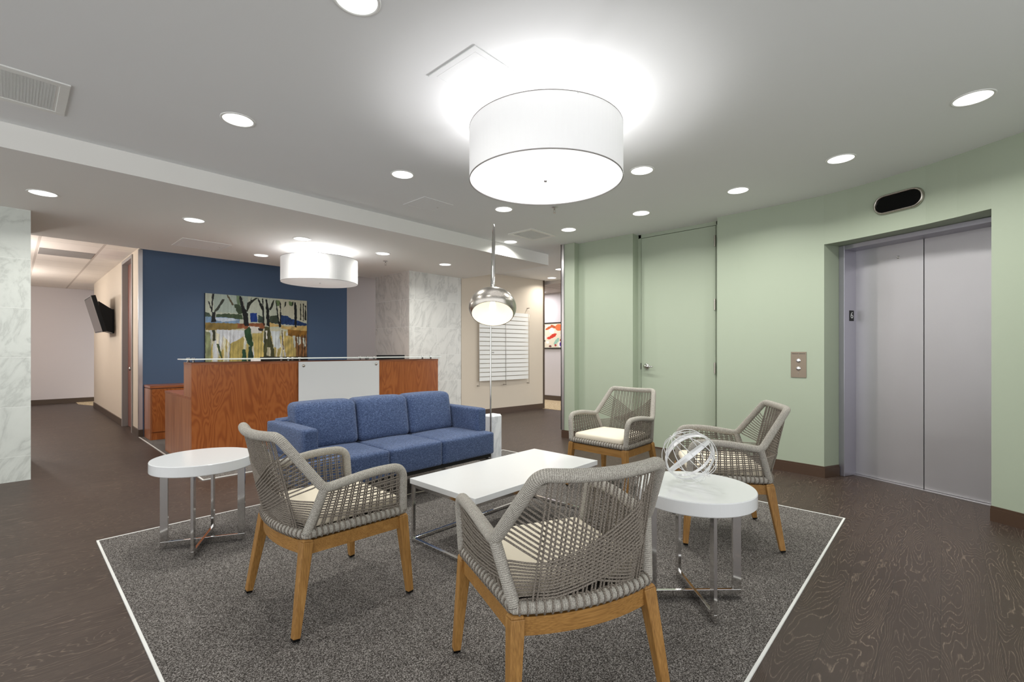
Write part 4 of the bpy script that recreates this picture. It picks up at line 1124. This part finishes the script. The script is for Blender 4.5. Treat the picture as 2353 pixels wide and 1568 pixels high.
# ------------------------------------------------------------------ rope armchairs
def make_chair():
    r = empty('rope_armchair')
    tr = .0205
    afx, afy = .268, .222; zb = .408
    arm = [Vector((afx, afy, zb)), Vector((.284, .214, .622)), Vector((.292, .05, .628)), Vector((.286, -.172, .596)), Vector((.212, -.332, .826))]
    right = arm
    bow_t, bow_b = .034, .042
    top = [Vector((x, -.332-bow_t*(1-(x/.212)**2), .826-.008*(1-(x/.212)**2))) for x in (.14, .07, 0, -.07, -.14)]
    left = [Vector((-p.x, p.y, p.z)) for p in arm[::-1]]
    full = right+top+left
    rad = [0, .06, .12, .028, .055]+[.03]*5+[.055, .028, .12, .06, 0]
    path = resample(fillet(full, rad, 7), .012)
    f = MB().tube(path, tr, 14)
    RB = Vector((.242, -.228, zb))
    for s in (-1, 1):
        p = resample([Vector((s*.285, -.168, .600)), Vector((s*RB.x, RB.y, RB.z))], .012); f.tube(p, tr*.93, 12)
    ringp = [Vector((afx, afy, zb))]
    for k in range(0, 9):
        x = RB.x*(1-2*k/8); ringp.append(Vector((x, RB.y-bow_b*(1-(x/RB.x)**2), zb)))
    ringp.append(Vector((-afx, afy, zb)))
    rp = []
    n = len(ringp)
    for i in range(n): rp += [ringp[i].lerp(ringp[(i+1) % n], j/max(1, int((ringp[(i+1) % n]-ringp[i]).length/.012))) for j in range(max(1, int((ringp[(i+1) % n]-ringp[i]).length/.012)))]
    f.tube(rp, tr*.95, 12, closed=True)
    f.build('rope_frame', 'rope_wrap', r, smooth=True)
    # --- woven back
    def post(s, t):       # t 0 at the top corner, 1 at the elbow
        a = Vector((s*.214, -.325, .812)); b = Vector((s*.286, -.175, .604)); return a.lerp(b, t)
    def rpost(s, t):      # 0 elbow, 1 bottom
        a = Vector((s*.285, -.170, .588)); b = Vector((s*.242, -.228, .42)); return a.lerp(b, t)
    def toprail(x): return Vector((x, -.332-bow_t*(1-(x/.212)**2), .824-.008*(1-(x/.212)**2)))
    def botrail(x): return Vector((x, RB.y-bow_b*(1-(x/RB.x)**2), zb))
    def surf_y(x, z):
        t = (z-zb)/(.826-zb); xt = max(-.2, min(.2, x))
        return botrail(xt).y*(1-t)+toprail(xt).y*t
    rr = .0034
    w_ = MB(); nw = 13
    for k in range(nw):
        x = -.178+.356*k/(nw-1)
        for dx in (-.0062, .0062):
            a = toprail(x+dx); b = botrail(x*1.05+dx); m_ = MB()
            w_.tube([a, a.lerp(b, .33), a.lerp(b, .66), b], rr, 6, cap=False)
    for s in (-1, 1):
        for k in range(12):
            t0 = .18+.76*k/11; t1 = .30+.66*k/11
            a = post(s, t0); b = rpost(-s, t1); pts = []
            for j in range(19):
                t = j/18; x = a.x+(b.x-a.x)*t
                z = b.z+(a.z-b.z)*(1-t)**1.75
                ylin = a.y+(b.y-a.y)*t
                e = min(1, min(t, 1-t)/.22); e = e*e*(3-2*e)
                y = ylin*(1-e)+(surf_y(x, z)-.0065 - (.003 if s > 0 else 0))*e
                pts.append(Vector((x, y, z)))
            w_.tube(pts, rr, 6, cap=False)
    w_.build('back_weave', 'rope', r, smooth=True)
    # --- woven sides
    def armz(y):
        if y > .16: return .622-(y-.16)*.5
        if y > .05: return .628
        return .628-(.05-y)*(.032/.222)
    for s in (-1, 1):
        m_ = MB(); ns = 12
        for k in range(ns):
            y = .185-.345*k/(ns-1); yb = .195-.40*k/(ns-1)
            xt = .291-.02*abs(y-.03); xb = .268-(.268-.242)*(afy-yb)/(afy-RB.y)
            for dy in (-.0052, .0052):
                a = Vector((s*xt, y+dy, armz(y)-.004)); b = Vector((s*xb, yb+dy, zb)); m_.tube([a, a.lerp(b, .5), b], rr, 6, cap=False)
        for k in range(11):
            t = k/10
            a = Vector((s*(.284-.010*t), .213, .600-.165*t)); b = rpost(s, .05+.62*t)
            if k % 2: a.z -= .004
            mid = a.lerp(b, .5)+Vector((s*.010, 0, -.004))
            off = Vector((s*.005, 0, 0))
            pts = [a, a.lerp(mid, .5)+off, mid+off*.6, mid.lerp(b, .5)+off, b]; m_.tube(pts, rr, 6, cap=False)
        m_.build('side_weave', 'rope', r, smooth=True)
    # stitch loops over the bottom ring
    lp = MB()
    for k in range(2, len(rp), 2):
        p = rp[k]; q = rp[(k+1) % len(rp)]; d = (q-p).normalized(); o_ = d.cross(Vector((0, 0, 1)))
        lp.tube([p+o_*.0215*math.cos(a)+Vector((0, 0, .0215*math.sin(a))) for a in [2*PI*j/9 for j in range(9)]], .0036, 5, closed=True)
    lp.build('edge_loops', 'rope', r, smooth=True)
    MB().prism([(afx-.01, afy-.01), (-afx+.01, afy-.01), (-RB.x+.01, RB.y), (-.12, RB.y-.03), (.12, RB.y-.03), (RB.x-.01, RB.y)], .396, .408).build('seat_base', 'leather_dark', r)
    MB().cushion((0, .004, .447), (.238, .222, .028), .026, .010, -.004, 12).build('seat_cushion', 'cream', r, smooth=True)
    # wood
    zt = .379
    ap = MB(); zz0, zz1 = .326, .382
    LX, LFY, LRX, LRY = .262, .215, .240, -.224
    ap.box(-LX, LX, LFY-.012, LFY+.012, zz0, zz1)
    for s in (-1, 1):
        pl = [(s*LX+.011, LFY), (s*LX-.011, LFY), (s*LRX-.011, LRY), (s*LRX+.011, LRY)]; ap.prism(pl, zz0, zz1)
    K = 10; xs_ = [-LRX+2*LRX*k/K for k in range(K+1)]
    for a, b in zip(xs_[:-1], xs_[1:]):
        ya = LRY-.040*(1-(a/LRX)**2); yb = LRY-.040*(1-(b/LRX)**2)
        ap.prism([(a, ya-.011), (b, yb-.011), (b, yb+.011), (a, ya+.011)], zz0, zz1)
    ap.build('seat_rail', 'teak_rail', r)
    for (tx, ty, fx_, fy_) in ((LX, LFY+.004, .288, .248), (-LX, LFY+.004, -.288, .248), (LRX, LRY-.003, .278, -.286), (-LRX, LRY-.003, -.278, -.286)):
        l = MB(); t = Vector((tx, ty, zt)); b = Vector((fx_, fy_, .016))
        yw = (0, 1, 0)
        l.beam(b, t, (.030, .030), (.047, .047), yw); l.beam(t, t+(t-b).normalized()*.010, (.047, .047), (.036, .036), yw)
        lo = l.build('leg', 'teak', r, bevel=.004)
        g_ = MB().beam(b-(t-b).normalized()*.0085, b, (.026, .026), (.027, .027), yw); g_.build('glide', 'black', lo)
    return r
CH = [(1.069, 2.188, math.radians(-0.6), 'grey rope armchair with its back to the left side table'),
      (1.338, 1.045, math.radians(65.4), 'grey rope armchair seen from behind at the front of the carpet'),
      (3.528, 2.099, math.radians(177.7), 'grey rope armchair facing the coffee table in front of the tall green door'),
      (3.144, 1.076, math.radians(120.4), 'grey rope armchair turned away from the elevator behind the wire sphere')]
c0_ = make_chair()
for i, (x, y, a, lab) in enumerate(CH):
    o = c0_ if i == 0 else copy_tree(c0_)
    o.location = (x, y, .006 if i != 99 else 0); o.rotation_euler = (0, 0, a-PI/2)
    tag(o, lab, 'armchair', 'rope armchairs around the coffee table')
